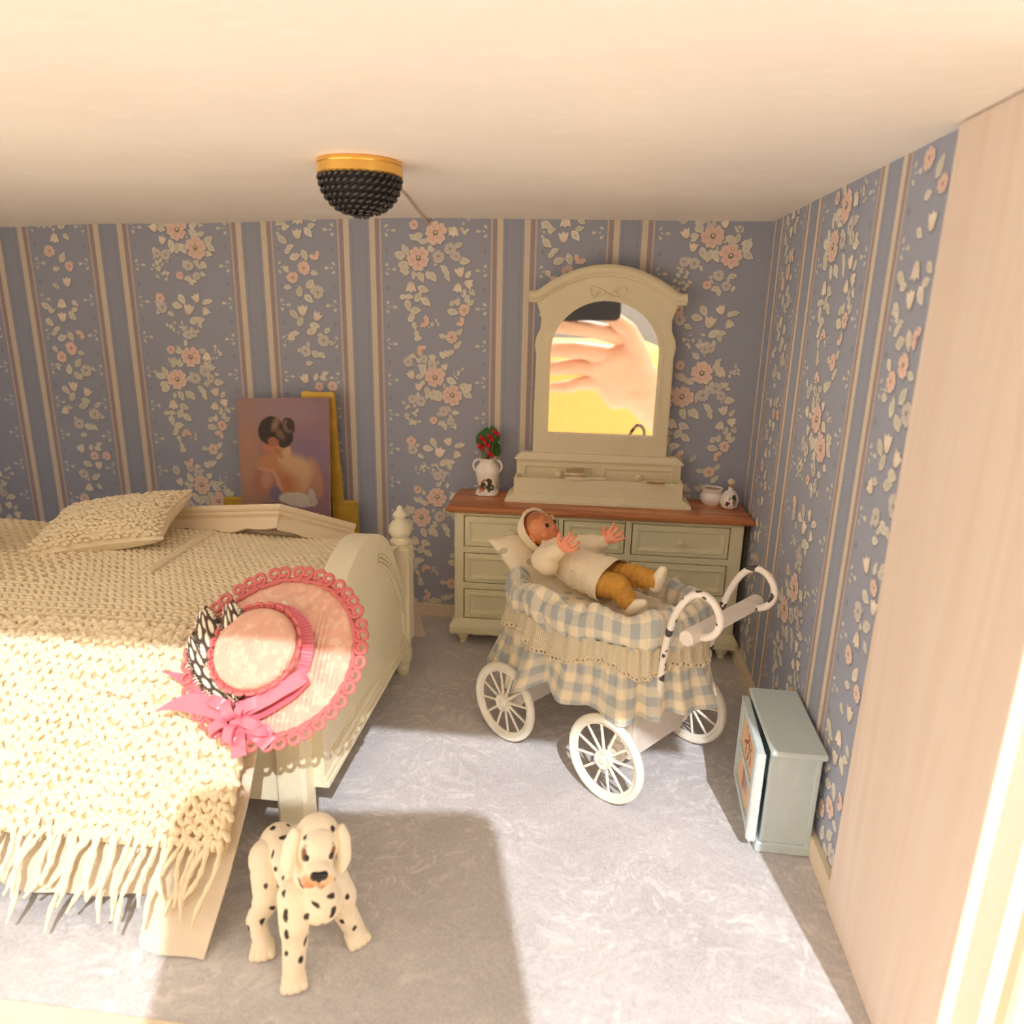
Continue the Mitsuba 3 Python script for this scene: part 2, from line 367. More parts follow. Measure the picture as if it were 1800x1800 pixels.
def paper(umin, umax, stripes, wides, narrows, seed):
    r = np.random.default_rng(seed); P = Print(); z0, z1 = 0.0, 2.96
    P.rect(umin, umax, z0, z1, BASE, 0)
    cl = lambda a: min(max(a, umin), umax)
    for c in stripes:
        for a, b, col, lay in ((-.170, .170, BASE * 0.97, .5), (-.155, .155, PINKL, 1), (-.143, .143, MAUVE, 1.5), (-.112, .112, CREAM, 2), (-.072, .072, BASE2, 2.5)):
            if cl(c + b) - cl(c + a) > 1e-4: P.rect(cl(c + a), cl(c + b), z0, z1, col, lay)
        for s in (-1, 1):
            for k in range(120):
                z = 2.93 - k * 0.0245; u = c + s * 0.048
                if umin + .01 < u < umax - .01 and z > z0 + .02: P.rect(u - 0.0045, u + 0.0045, z, z + 0.012, SHADE * 1.05, 3)
            for k in range(13):
                z = 2.82 - k * 0.252; u = c + s * 0.225
                if umin + .06 < u < umax - .06 and z > 0.05:
                    for aa, dd in ((0, .0), (38, .034), (-38, .034)):
                        leaf(P, u - s * (dd if dd else -0.012) * 1.0, z + (0.85 * dd if aa > 0 else -0.85 * dd), (aa if s > 0 else 180 - aa) + 180, 0.030, r, shade=False)
                    leaf(P, u - s * 0.022, z, 0, 0.02, r, shade=False); leaf(P, u - s * -0.024, z, 90, 0.024, r, shade=False)
                z -= 0.126; u = c + s * 0.195
                if umin + .03 < u < umax - .03 and z > 0.05:
                    t = np.linspace(0, 2 * PI, 9)[:-1]
                    P.fan((u, z), np.stack([u + 0.013 * np.cos(t), z + 0.016 * np.sin(t)], 1), SHADE * 1.1, SHADE * 1.25, 3)
    for c, zt in wides: motifs(P, WIDE, c, zt, r, z0, z1, umin, umax)
    for c, zt in narrows: motifs(P, NARROW, c, zt, r, z0, z1, umin, umax)
    return np.array(P.v), np.array(P.f), np.array(P.c)

def wall(key, origin, du, nrm, umin, umax, stripes, wides, narrows, seed, label):
    v, f, c = paper(umin, umax, stripes, wides, narrows, seed)
    du, nrm, origin = map(lambda a: np.array(a, float), (du, nrm, origin))
    w = origin + v[:, :1] * du + v[:, 1:2] * np.array([0, 0, 1.0]) + (v[:, 2:3] * 0.0006) * nrm
    fn = np.cross(w[f[:, 1]] - w[f[:, 0]], w[f[:, 2]] - w[f[:, 0]]) @ nrm
    f = np.where(fn[:, None] < 0, f[:, ::-1], f)
    b = trimesh.creation.box(extents=(1, 1, 1))
    bv = origin + du * ((umin + umax) / 2 + b.vertices[:, :1] * (umax - umin)) + np.array([0, 0, 1.0]) * (1.48 + b.vertices[:, 2:3] * 2.96) - nrm * (0.042 + b.vertices[:, 1:2] * 0.08)
    m = trimesh.Trimesh(np.vstack([w, bv]), np.vstack([f, b.faces + len(w)]), process=False)
    add(key, m, 'wallpaper', color=np.vstack([c, np.tile([[0.5, 0.43, 0.34]], (len(bv), 1))]), label=label, kind='structure')

STR = [-5.37 + 0.0, -4.595, -3.525, -2.750, -1.680, -0.905, 0.165, 0.940, 2.010, 2.785]
wall('wall_back', (0, 0, 0), (1, 0, 0), (0, -1, 0), -5.98, 0.0, STR[:7], [(-4.06, 2.807 + .97), (-2.215, 2.807), (-0.365, 2.807 + .97), (-5.905, 2.807)], [(-4.982, 2.92 - .6), (-3.137, 2.92), (-1.292, 2.92)], 3, 'blue wallpaper with cream stripes and pink flower garlands on the back wall')
wall('wall_right', (0, 0, 0), (0, -1, 0), (-1, 0, 0), 0.0, 3.42, STR[6:], [(1.475, 2.807)], [(0.5525, 2.92), (2.40, 2.92 - .4)], 4, 'blue flowered wallpaper wall on the right behind the pale blue cabinet')
wall('wall_left', (-5.98, 0, 0), (0, -1, 0), (1, 0, 0), 0.0, 3.42, [.165, .94, 2.01, 2.785], [(1.475, 2.807)], [(0.5525, 2.92)], 5, 'blue flowered wallpaper wall on the left')

# ---------------------------------------------------------------- floor, ceiling, trim
add('floor', box((-6.06, -3.41, -0.06), (0.08, 0.08, 0.0)), 'carpet', label='grey velvety carpet floor with pale streaks', kind='structure')
def ceil_surf(U, V):
    x = -6.06 + U * 6.14; y = 0.08 - V * 4.67
    z = 2.900 - 0.055 * sm(-2.3, -4.3, x) * sm(-2.6, -0.3, y) - 0.05 * sm(-4.3, -6.0, x) * sm(-2.6, -0.3, y)
    return np.stack([x, y, z], -1)
cm, _ = grid(ceil_surf, 60, 30)
top = cm.vertices.copy(); top[:, 2] = 2.99
cb, _ = slab(lambda U, V: ceil_surf(U, V) + np.array([0, 0, 0.03]), 60, 30, 0.06)
add('ceiling', cb, 'ceiling_paint', smooth=30, label='cream painted ceiling board with fine brush marks', kind='structure')
add('baseboard_back', box((-5.97, -0.032, 0), (-0.032, 0, 0.10), 0.004), 'trim_cream', label='cream baseboard along the back wall', kind='structure')
add('baseboard_right', box((-0.032, -2.58, 0), (0, -0.001, 0.105), 0.004), 'trim_cream', label='cream baseboard along the right wall', kind='structure')
add('trim_1', box((-0.036, -3.44, 0), (0, -2.585, 2.895), 0.003), 'pine', label='bare pine board standing at the front edge of the right wall', kind='structure')
add('trim_2', box((-6.06, -3.60, -0.07), (0.08, -3.412, 0.012), 0.006), 'trim_cream', label='pale front sill along the open edge of the floor', kind='structure')
add('door_1', box((0.10, -3.50, -0.07), (1.9, -3.44, 3.0), 0.01), 'trim_cream', label='cream front panel swung open beside the right wall', kind='structure')

# ---------------------------------------------------------------- room lamp (the real light above and behind the viewer)
lamp = ball(LAMP_POS, LAMP_RADIUS, 2)
scene['light_bulb'] = mikit.ply(lamp, 'dark', smooth=True, emitter={'type': 'area', 'radiance': rgb(LAMP_POWER)})
info('light_bulb', 'bright round bulb shining in from above the open front', 'light bulb')

# ---------------------------------------------------------------- chest of drawers (local: x along its front, y into the room's back wall, z up)
A_DR = math.radians(1.0)
MD = rotz(A_DR, (-1.030, -0.235, 0))
dr_ = thing('chest_of_drawers', 'pale cream chest of nine panelled drawers with a brown wooden top against the back wall', 'chest of drawers')
def dput(part, mesh, bsdf, smooth=30, label=None): return add(f'{dr_}__{part}' if '__' not in part else part, moved(mesh, MD), bsdf, smooth, label)
FRONT = -0.205
# carcass: sides, back, rails and stiles round each drawer opening
cols = [(-0.905, -0.255), (-0.225, 0.195), (0.235, 0.885)]
rows = [(0.735, 0.960), (0.468, 0.692), (0.200, 0.424)]
body = [box((-0.97, FRONT, 0.19), (-0.905, 0.21, 0.985), 0.006), box((0.885, FRONT, 0.19), (0.97, 0.21, 0.985), 0.006), box((-0.95, 0.18, 0.19), (0.95, 0.21, 0.985)),
        box((-0.255, FRONT + .002, 0.19), (-0.225, 0.18, 0.985), 0.003), box((0.195, FRONT + .002, 0.19), (0.235, 0.18, 0.985), 0.003),
        box((-0.95, FRONT + .001, 0.96), (0.95, 0.2, 0.985)), box((-0.95, FRONT + .001, 0.692), (0.95, 0.2, 0.735), 0.003), box((-0.95, FRONT + .001, 0.424), (0.95, 0.2, 0.468), 0.003), box((-0.95, FRONT + .001, 0.17), (0.95, 0.2, 0.200))]
dput('body', cat_(body), 'dresser_paint')
slab_prof = Polygon([(-1.02, 0), (1.02, 0), (1.02, 1), (-1.02, 1)])
def edged_top(w, d0, d1, z0, z1, o):
    """table top with an ogee edge: stacked rounded slabs joined by hull"""
    a = trimesh.convex.convex_hull(np.array([(sx * (w - o), y, z) for sx in (-1, 1) for y in (d0 + o, d1) for z in (z0, z0 + .006)] + [(sx * w, y, z) for sx in (-1, 1) for y in (d0, d1) for z in (z0 + .020, z0 + .032)]))
    b = trimesh.convex.convex_hull(np.array([(sx * (w - o * .3), y, z0 + .030) for sx in (-1, 1) for y in (d0 + o * .3, d1)] + [(sx * (w - o * .9), y, z) for sx in (-1, 1) for y in (d0 + o * .9, d1) for z in (z1 - .006, z1)]))
    return cat_([a, b])
dput('tabletop', edged_top(1.022, FRONT - .062, .212, 0.985, 1.042, .028), 'brown_wood', label='reddish brown polished wooden top')
pl = cat_([box((-1.005, FRONT - .035, 0.085), (1.005, .205, 0.150), 0.012), trimesh.convex.convex_hull(np.array([(sx * 1.0, y, .148) for sx in (-1, 1) for y in (FRONT - .03, .2)] + [(sx * .972, y, .192) for sx in (-1, 1) for y in (FRONT - .003, .2)]))])
dput('plinth', pl, 'dresser_paint')
foot = lathe([(0.0, 0.0), (.022, 0.0), (.026, .012), (.020, .024), (.030, .034), (.050, .075), (.054, .088)], 24)
for x, y in ((-.91, FRONT + .03), (.91, FRONT + .03), (-.91, .14), (.91, .14)):
    dput('foot', foot.copy().apply_translation((x, y, 0)), 'dresser_paint')

def panel_front(x0, x1, z0, z1, y, m=0.045, depth=0.016):
    """drawer front: flat border, a moulded inner frame sloping down to a recessed field (front faces -y)"""
    def ring(i, yy): return [(x0 + i, yy, z0 + i), (x1 - i, yy, z0 + i), (x1 - i, yy, z1 - i), (x0 + i, yy, z1 - i)]
    rings = [ring(0, y + .028), ring(0, y + .004), ring(.004, y), ring(m * .52, y), ring(m * .62, y - .007), ring(m * .80, y - .007), ring(m, y + depth * .3), ring(m * 1.25, y + depth * .5)]
    v = np.array(sum(rings, [])); f = []
    for k in range(len(rings) - 1):
        for i in range(4):
            a, b = 4 * k + i, 4 * k + (i + 1) % 4
            f += [(a, b, b + 4), (a, b + 4, a + 4)]
    e = 4 * (len(rings) - 1)
    f += [(e, e + 1, e + 2), (e, e + 2, e + 3), (3, 2, 1), (3, 1, 0)]
    return trimesh.Trimesh(v, f, process=False)
knob = lathe([(0, 0), (.010, 0), (.011, .012), (.022, .020), (.030, .033), (.027, .048), (.012, .053), (0, .055)], 20)
knob.apply_transform(trimesh.transformations.rotation_matrix(PI / 2, (1, 0, 0)))
for z0, z1 in rows:
    for x0, x1 in cols:
        d = dput('drawer', panel_front(x0 + .007, x1 - .007, z0 + .006, z1 - .007, FRONT + .001), 'dresser_paint', smooth=False)
        add(f'{d}__knob', moved(knob.copy().apply_translation(((x0 + x1) / 2, FRONT + .006, (z0 + z1) / 2)), MD), 'dresser_paint', smooth=35)

# ---------------------------------------------------------------- dressing mirror standing on the chest
MZ = 1.042
MM = rotz(A_DR, (-1.035, -0.20, MZ))
mir = thing('dressing_mirror', 'cream arched dressing mirror with a tray base standing on the brown chest top', 'mirror')
def mput(part, mesh, bsdf, smooth=30, label=None, **k): return add(f'{mir}__{part}', moved(mesh, MM), bsdf, smooth, label, **k)
def frustum(w0, d0, w1, d1, z0, z1, yb=.135, b=0):
    return trimesh.convex.convex_hull(np.array([(s * w0, y, z0) for s in (-1, 1) for y in (-d0, yb)] + [(s * w1, y, z1) for s in (-1, 1) for y in (-d1, yb)]))
base = cat_([box((-.632, -.155, 0), (.632, .14, .022), .004), frustum(.628, .15, .600, .125, .020, .042, .138), frustum(.598, .122, .585, .108, .040, .052, .137)])
mput('plinth', base, 'mirror_paint')
tray = cat_([box((-.575, -.10, .05), (.575, -.082, .165), .004), box((-.575, -.09, .05), (-.557, .06, .165), .003), box((.557, -.09, .05), (.575, .06, .165), .003), box((-.57, -.09, .05), (.57, .06, .066))])
mput('tray', tray, 'mirror_paint')
mput('tray_divider', box((-.006, -.085, .06), (.006, .03, .150), .002), 'mirror_paint')
chestb = cat_([box((-.572, .052, .05), (.572, .135, .262), .004), box((-.585, .030, .262), (.585, .14, .278), .005), frustum(.582, -.035, .535, -.05, .276, .315, .138)])
mput('drawer_box', chestb, 'mirror_paint')
for x0, x1 in ((-.54, -.015), (.015, .54)):
    d = mput('drawer', panel_front(x0, x1, .085, .25, .045, m=.036, depth=.012), 'mirror_paint', smooth=False)
    k2 = knob.copy().apply_scale(.85).apply_translation(((x0 + x1) / 2, .048, .175))
    add(f'{d}__knob', moved(k2, MM), 'mirror_paint', smooth=35)
# frame outline with cut-out
def arch(cx, w, zb, zs, zt, n=22):
    t = np.linspace(0, PI, n)
    return [(cx + w, zb)] + [(cx + w * math.cos(a), zs + (zt - zs) * math.sin(a)) for a in t] + [(cx - w, zb)]
ZF = .31
side = [(.462, ZF), (.462, .62), (.458, .99), (.470, 1.05), (.462, 1.10), (.435, 1.16), (.430, 1.23), (.455, 1.30), (.470, 1.34)]
topc = [(.44, 1.375), (.36, 1.425), (.24, 1.485), (.12, 1.522), (0, 1.533)]
half = side + topc
outl = Polygon(half + [(-x, z) for x, z in half[::-1][1:]])
inn = Polygon(arch(0.0, .362, .455, 1.00, 1.345))
def facing(poly, depth, y):  # extruded in the xz plane, front at y, going back
    m = extrude(poly, depth)
    m.apply_transform(np.array([[1, 0, 0, 0], [0, 0, 1, y], [0, 1, 0, 0], [0, 0, 0, 1.0]]))
    if m.volume < 0: m.invert()
    return m
fr = cat_([facing(outl.difference(inn), .030, .062), facing(outl.buffer(-.008).difference(inn.buffer(.012)), .006, .057), facing(inn.buffer(.028).difference(inn), .010, .052)])
mput('frame', fr, 'mirror_paint', smooth=28)
# crown moulding following the arch, ears turned out
crown_pts = [(-.515, 1.372), (-.47, 1.367), (-.435, 1.385)] + [(-x, z + .012) for x, z in topc[1:]][:-1] + [(0, 1.545)] + [(x, z + .012) for x, z in topc[1:]][:-1][::-1] + [(.435, 1.385), (.47, 1.367), (.515, 1.372)]
cp = np.array([(x, .045, z) for x, z in crown_pts])
tt = np.linspace(0, len(cp) - 1, 60); cp = np.stack([np.interp(tt, range(len(cp)), cp[:, k]) for k in range(3)], 1)
for _ in range(3): cp[1:-1] = (cp[:-2] + 2 * cp[1:-1] + cp[2:]) / 4
crown = cat_([tube(cp, .022, 8, flat=1.4), tube(cp + (0, .012, -.030), .016, 8), tube(cp + (0, .030, .004), .024, 8)])
mput('crown_moulding', crown, 'mirror_paint', smooth=50)
orn = []
for s in (-1, 1):
    t = np.linspace(0, 1, 18)
    wing = np.stack([s * (.012 + .105 * np.sin(t * PI * .75)), 0 * t + .052, 1.395 + .052 * np.sin(t * PI * 1.05) - .03 * t], 1)
    orn.append(tube(wing, .007 * (1 - .4 * t), 6))
    wing2 = np.stack([s * (.012 + .085 * np.sin(t * PI * .8)), 0 * t + .053, 1.385 - .022 * np.sin(t * PI)], 1)
    orn.append(tube(wing2, .006 * (1 - .4 * t), 6))
    for k in range(3): orn.append(ball((s * (.035 + .022 * k), .055, 1.402 - .004 * k), (.010, .006, .014), 1))
orn.append(ball((0, .054, 1.385), (.010, .006, .016), 1))
mput('carved_ornament', cat_(orn), 'mirror_paint', smooth=50)
g = facing(inn.buffer(.010), .004, .074)
MT = trimesh.transformations.rotation_matrix(math.radians(1.3), (1, 0, 0), (0, .078, .9)); g.apply_transform(MT)
mput('mirror_glass', g, 'mirror_glass', smooth=False, label='arched looking glass')

# small toilet things lying in the mirror tray
mat('horn', paint_tex((0.42, 0.24, 0.12), 0.3, 25), 0.35)
mat('bone', (0.76, 0.68, 0.52), 0.35)
hb = thing('hair_brush', 'small brush with brown bristles leaning in the mirror tray', 'brush')
add(hb + '__back', moved(ball((-.165, -.03, .192), (.075, .022, .013), 2), MM), 'bone', True)
br_ = [box((-.22 + .011 * i, -.045 + .010 * j, .198), (-.213 + .011 * i, -.039 + .010 * j, .222)) for i in range(11) for j in range(4)]
add(hb + '__bristles', moved(cat_(br_), MM), 'horn')
hm = thing('hand_mirror', 'cream oval hand mirror lying across the front of the mirror tray', 'hand mirror')
add(hm + '__head', moved(ball((-.150, -.095, .174), (.078, .034, .012), 3), MM), 'bone', True)
add(hm + '__handle', moved(tube([(-.08, -.095, .176), (-.05, -.093, .178), (0, -.09, .178), (.05, -.088, .178)], [.010, .008, .010, .012], 10), MM), 'bone', True)
cb_ = thing('comb', 'brown toothed comb lying at the right in the mirror tray', 'comb')
add(cb_ + '__spine', moved(box((.34, -.052, .166), (.46, -.036, .176), .003).apply_transform(rotz(-.15)), MM), 'horn')
add(cb_ + '__teeth', moved(cat_([box((.345 + .012 * i, -.080, .167), (.351 + .012 * i, -.05, .174)) for i in range(9)]).apply_transform(rotz(-.15)), MM), 'horn')
pn = thing('nail_file', 'thin cream nail file lying beside the brown comb in the tray', 'nail file')
add(pn + '__blade', moved(tube([(.30, -.085, .170), (.40, -.07, .171), (.47, -.055, .172)], [.006, .007, .004], 8), MM), 'bone', True)

# ---------------------------------------------------------------- vase with red bouquet, jar, scent bottle on the chest top
TOPZ = 1.0425
def decal(cx, cy, cz, s, cols, seed, front=(0, -1)):
    """hand-painted flower patch on china: soft blobs at a place on the object"""
    r = np.random.default_rng(seed)
    bl = [(r.uniform(-1, 1) * s * .7, r.uniform(-1, 1) * s * .7, s * r.uniform(.25, .5), cols[int(r.integers(len(cols)))]) for _ in range(9)]
    def fn(p, n, uv):
        c = mi.Color3f(0.84, 0.81, 0.77)
        w = (NZ(p.x * 90, p.z * 90, 0) - .5) * s * .5
        for a, b, q, col in bl:
            d = dr.sqrt(dr.square(p.x - cx - a) + dr.square(p.z - cz - b)) + w
            m = (1 - SS(q * .7, q, d)) * dr.select(p.y < cy, 1.0, 0.0)
            c = c * (1 - m) + mi.Color3f(col) * m
        return c
    return mikit.proc(fn)
VX, VY = -1.815, -0.165
mat('vase_china', decal(VX, VY, TOPZ + .085, .052, [(.45, .14, .05), (.55, .22, .09), (.10, .02, .01), (.03, .05, .02), (.5, .3, .15)], 5), 0.12, clearcoat=1.0)
vs = thing('china_vase', 'white china vase with a painted rose on the left end of the brown chest top', 'vase')
vp = [(.075, 0), (.082, .006), (.082, .022), (.066, .034), (.060, .05), (.074, .11), (.084, .17), (.078, .20), (.058, .222), (.055, .238), (.062, .258), (.064, .264), (.056, .264), (.050, .240), (.0, .20)]
def squarish(m, k=.16):
    a = np.arctan2(m.vertices[:, 1], m.vertices[:, 0]); f = 1 + k * (np.abs(np.sin(2 * a)) ** 1.5 - .35)
    m.vertices[:, 0] *= f; m.vertices[:, 1] *= f
    return m
add(vs + '__body', squarish(lathe(vp, 48)).apply_translation((VX, VY, TOPZ)), 'vase_china', 40)
for s in (-1, 1):
    t = np.linspace(-.45 * PI, .55 * PI, 14)
    add(vs + '__handle', tube(np.stack([VX + s * (.068 + .034 * np.cos(t)), VY + 0 * t, TOPZ + .205 + .042 * np.sin(t)], 1), .008, 8), 'china', True)
bq = thing('red_bouquet', 'bunch of small red blooms with green leaves standing in the china vase', 'flowers')
heads = [(-.035, -.02, .40), (.02, -.03, .415), (.055, .0, .445), (-.045, -.035, .345), (.0, -.04, .365), (.025, -.05, .30)]
for i, (x, y, z) in enumerate(heads):
    st = add(bq + '__stem', tube([(VX, VY, TOPZ + .215), (VX + x * .5, VY + y * .5, TOPZ + z * .75), (VX + x, VY + y, TOPZ + z - .012)], .0045, 6), 'stem_green', True)
    bl = cat_([ball((VX + x + .014 * math.cos(k * 2.1), VY + y + .014 * math.sin(k * 2.1), TOPZ + z + .010 * (k % 3 - 1)), (.014, .014, .019), 1) for k in range(5)])
    add(bq + '__bloom', bl, 'red_bloom', True, label='red bloom')
def leafmesh(w, l, curl=.15):
    def fn(U, V):
        y = (V - .0) * l; half = w * np.sin(np.pi * np.clip(V, 0, 1) ** .75) ** .8 * (1 - .1 * V)
        x = (U - .5) * 2 * half
        return np.stack([x, y, curl * (np.abs(U - .5) * 2) ** 2 * w * .6 - .12 * l * V ** 2], -1)
    return slab(fn, 9, 12, .003)[0]
for x, z, rz_, tilt, w, l in ((-.05, .33, .25, 75, .058, .15), (.035, .35, -.1, 80, .055, .14), (.075, .27, -.5, 70, .045, .15)):
    L = leafmesh(w, l)
    L.apply_transform(trimesh.transformations.rotation_matrix(math.radians(tilt), (1, 0, 0)))
    L.apply_transform(trimesh.transformations.rotation_matrix(rz_, (0, 1, 0)))
    add(bq + '__leaf', L.apply_translation((VX + x, VY + .03, TOPZ + z)), 'green_leaf', 40)
    add(bq + '__stem', tube([(VX, VY + .005, TOPZ + .215), (VX + x * .6, VY + .02, TOPZ + z * .8), (VX + x, VY + .03, TOPZ + z)], .004, 6), 'stem_green', True)
jx, jy = -.235, -.115
jar = thing('white_jar', 'squat white china jar at the right end of the chest top', 'jar')
add(jar + '__body', lathe([(.062, 0), (.078, .02), (.084, .05), (.072, .078), (.066, .084), (.074, .10), (.076, .112), (.066, .114), (.058, .10), (.0, .06)], 40).apply_translation((jx, jy, TOPZ)), 'china', 40)
add(jar + '__rim_band', lathe([(.0, .100), (.058, .100), (.058, .104), (.0, .104)], 32).apply_translation((jx, jy, TOPZ)), 'horn', 30, label='dark painted inside')
sx_, sy_ = -.135, -.225
mat('bottle_china', decal(sx_, sy_, TOPZ + .065, .034, [(.03, .05, .02), (.10, .03, .02), (.35, .18, .08), (.04, .06, .03)], 9), 0.14, clearcoat=1.0)
sb = thing('scent_bottle', 'white china scent bottle with a dark painted sprig in front of the squat jar', 'bottle')
add(sb + '__body', lathe([(.035, 0), (.052, .012), (.062, .045), (.058, .085), (.036, .118), (.018, .128), (.016, .150), (.0, .150)], 40).apply_translation((sx_, sy_, TOPZ)), 'bottle_china', 40)
add(sb + '__collar', lathe([(.018, .150), (.020, .156), (.016, .166), (0, .166)], 20).apply_translation((sx_, sy_, TOPZ)), 'horn', 30, label='dark gilt collar')
add(sb + '__stopper', lathe([(.010, .164), (.024, .176), (.026, .190), (.014, .204), (0, .208)], 20).apply_translation((sx_, sy_, TOPZ)), 'trim_cream', 40, label='pinkish stopper')

# ---------------------------------------------------------------- ceiling lamp of black beads and its wire
LX, LY = -2.105, -1.955
lm = thing('ceiling_lamp', 'round brass ceiling lamp hung with black beads', 'ceiling lamp')
add(lm + '__brass_ring', lathe([(.168, 2.9), (.174, 2.897), (.176, 2.885), (.174, 2.880), (.176, 2.876), (.176, 2.846), (.170, 2.840), (.0, 2.840)], 56).apply_translation((LX, LY, 0)), 'brass', 25)
core = lathe([(.160, 2.842), (.150, 2.80), (.118, 2.745), (.07, 2.715), (0, 2.70)], 40).apply_translation((LX, LY, 0))
add(lm + '__shade', core, 'dark', 40, label='dark shade under the beads')
bead0 = ball((0, 0, 0), (.0155, .0085, .0085), 1)
rows_b = 8
for k in range(rows_b):
    ph = (k + .35) / rows_b * PI / 2
    R_ = .166 * math.cos(ph) ** .75 + .004; Z_ = 2.838 - .143 * math.sin(ph) ** 1.15
    n_ = max(5, int(2 * PI * R_ / .031))
    for i in range(n_):
        a = 2 * PI * (i + .5 * (k % 2)) / n_
        nrm = np.array([math.cos(a) * math.cos(ph), math.sin(a) * math.cos(ph), -math.sin(ph)])
        tan = np.array([-math.sin(a), math.cos(a), 0]); tan = unit(tan * .85 + np.cross(nrm, tan) * (.50 + .1 * random.random()))
        M = frame((LX + R_ * math.cos(a), LY + R_ * math.sin(a), Z_), tan, np.cross(nrm, tan), nrm)
        add(lm + '__bead', moved(bead0, M), 'black_bead', True)
for i in range(9):  # small loops at the bottom tuft
    a = 2 * PI * i / 9
    add(lm + '__bead', moved(bead0, frame((LX + .022 * math.cos(a), LY + .022 * math.sin(a), 2.692), unit((math.cos(a), math.sin(a), -.9)), (-math.sin(a), math.cos(a), 0), unit(np.cross(unit((math.cos(a), math.sin(a), -.9)), (-math.sin(a), math.cos(a), 0))))), 'black_bead', True)
wp = [(-2.07, -1.785, 2.890), (-2.09, -1.5, 2.893), (-2.15, -1.0, 2.893), (-2.22, -.5, 2.890), (-2.275, -.06, 2.888), (-2.27, -.012, 2.875), (-2.255, -.010, 2.855)]
add('lamp_wire', tube(wp, [.006, .006, .006, .006, .008, .012, .010], 8), 'wire', True, label='thin tan wire running along the ceiling from the beaded lamp to the back wall', cat='wire')

# ---------------------------------------------------------------- painting on a gilt easel behind the bed
def paint_fn(p, n, uv):
    x = uv.x * 1040 + 130; y = (1 - uv.y) * 1560 + 150
    wob = (FB(x / 90, y / 90, 0) - .5) * 36
    def el(cx, cy, rx, ry, a=0.0, soft=.12):
        ca, sa = math.cos(math.radians(a)), math.sin(math.radians(a))
        dx, dy = x - cx, y - cy
        u, v = (dx * ca + dy * sa) / rx, (-dx * sa + dy * ca) / ry
        d = dr.sqrt(u * u + v * v) + wob / (rx + ry)
        return 1 - SS(1 - soft, 1 + soft, d)
    c = MX([.36, .21, .18], [.29, .17, .22], SS(200, 1100, x + (FB(x / 160, y / 160, 3.) - .5) * 300))
    c = c * (1 - SS(500, 1300, y) * .12)
    c = MX(c, [.34, .24, .30], el(640, 300, 420, 150, 0, .6) * .5)
    c = MX(c, [.22, .15, .27], el(900, 800, 230, 240, 30, .5) * .7)
    c = MX(c, [.44, .24, .16], el(230, 900, 120, 420, 0, .6) * .8)
    skin, warm, deep = [.60, .38, .22], [.50, .22, .095], [.40, .13, .05]
    c = MX(c, [.42, .21, .14], el(1010, 1060, 75, 240, -12, .25))
    c = MX(c, [.40, .17, .12], el(400, 1110, 120, 190, 8, .3))
    c = MX(c, [.52, .27, .20], el(440, 1090, 60, 120, 10, .5) * .8)
    c = MX(c, warm, el(500, 900, 160, 110, -8, .25))
    c = MX(c, warm, el(690, 935, 285, 120, 14, .14)); c = MX(c, warm, el(745, 1090, 205, 215, 0, .12))
    c = MX(c, skin, el(800, 950, 180, 130, 22, .5) * .95); c = MX(c, skin, el(830, 1080, 105, 150, 0, .6) * .8)
    c = MX(c, skin, el(650, 790, 78, 120, 12, .25))
    c = MX(c, deep, el(680, 1130, 130, 110, 0, .8) * .6)
    c = MX(c, warm, el(560, 680, 105, 105, 30, .2))
    c = MX(c, [.50, .20, .11], el(480, 690, 70, 90, 20, .3))
    c = MX(c, deep, el(590, 790, 28, 70, -30, .6) * .7)
    c = MX(c, [.035, .018, .014], el(505, 520, 142, 168, 10, .07))
    c = MX(c, [.035, .018, .014], el(670, 620, 88, 110, 30, .08))
    c = MX(c, [.40, .14, .08], el(530, 655, 62, 52, 20, .2))
    c = MX(c, [.05, .025, .02], el(712, 470, 72, 100, -12, .08))
    c = MX(c, [.30, .19, .11], el(560, 450, 36, 80, 22, .6) * .9)
    c = MX(c, [.20, .12, .07], el(610, 560, 38, 70, -35, .6) * .8)
    c = MX(c, [.22, .13, .12], el(700, 480, 46, 78, -16, .3) * .8)
    c = MX(c, [.05, .025, .02], el(722, 470, 30, 58, -14, .3))
    c = MX(c, [.17, .15, .24], el(535, 1270, 70, 85, 0, .35))
    c = MX(c, [.05, .045, .07], el(560, 1405, 170, 30, 0, .4))
    fr_ = .68 + .22 * FB(x / 16, y / 60, 5.)
    c = MX(c, mi.Color3f(.66, .60, .54) * fr_, el(800, 1325, 225, 85, 4, .10))
    c = MX(c, mi.Color3f(.60, .54, .48) * fr_, el(965, 1290, 45, 110, -8, .15))
    c = MX(c, [.55, .28, .22], el(435, 985, 110, 20, 12, .25))
    c = MX(c, [.55, .28, .22], el(560, 1100, 26, 150, -22, .25))
    return c
mat('oil_painting', mikit.proc(paint_fn), 0.5)
mat('canvas_edge', (0.50, 0.36, 0.30), 0.7)
pt = thing('painting', 'unframed oil painting of a dark-haired woman seen from behind, leaning on a gilt easel', 'painting')
PA = np.array([(-3.635, -.235, .70), (-2.965, -.235, .70), (-2.957, -.165, 1.688), (-3.641, -.165, 1.657)])
add(pt + '__picture', trimesh.Trimesh(PA + (0, -.012, 0), [(0, 1, 2), (0, 2, 3)], process=False), 'oil_painting', uv=np.array([(0, 0), (1, 0), (1, 1), (0, 1.0)]))
add(pt + '__board', trimesh.convex.convex_hull(np.vstack([PA + (0, -.0105, 0), PA + (0, .012, 0)])), 'canvas_edge')
ez = thing('gilt_easel', 'gold painted easel holding the oil painting behind the bed', 'easel')
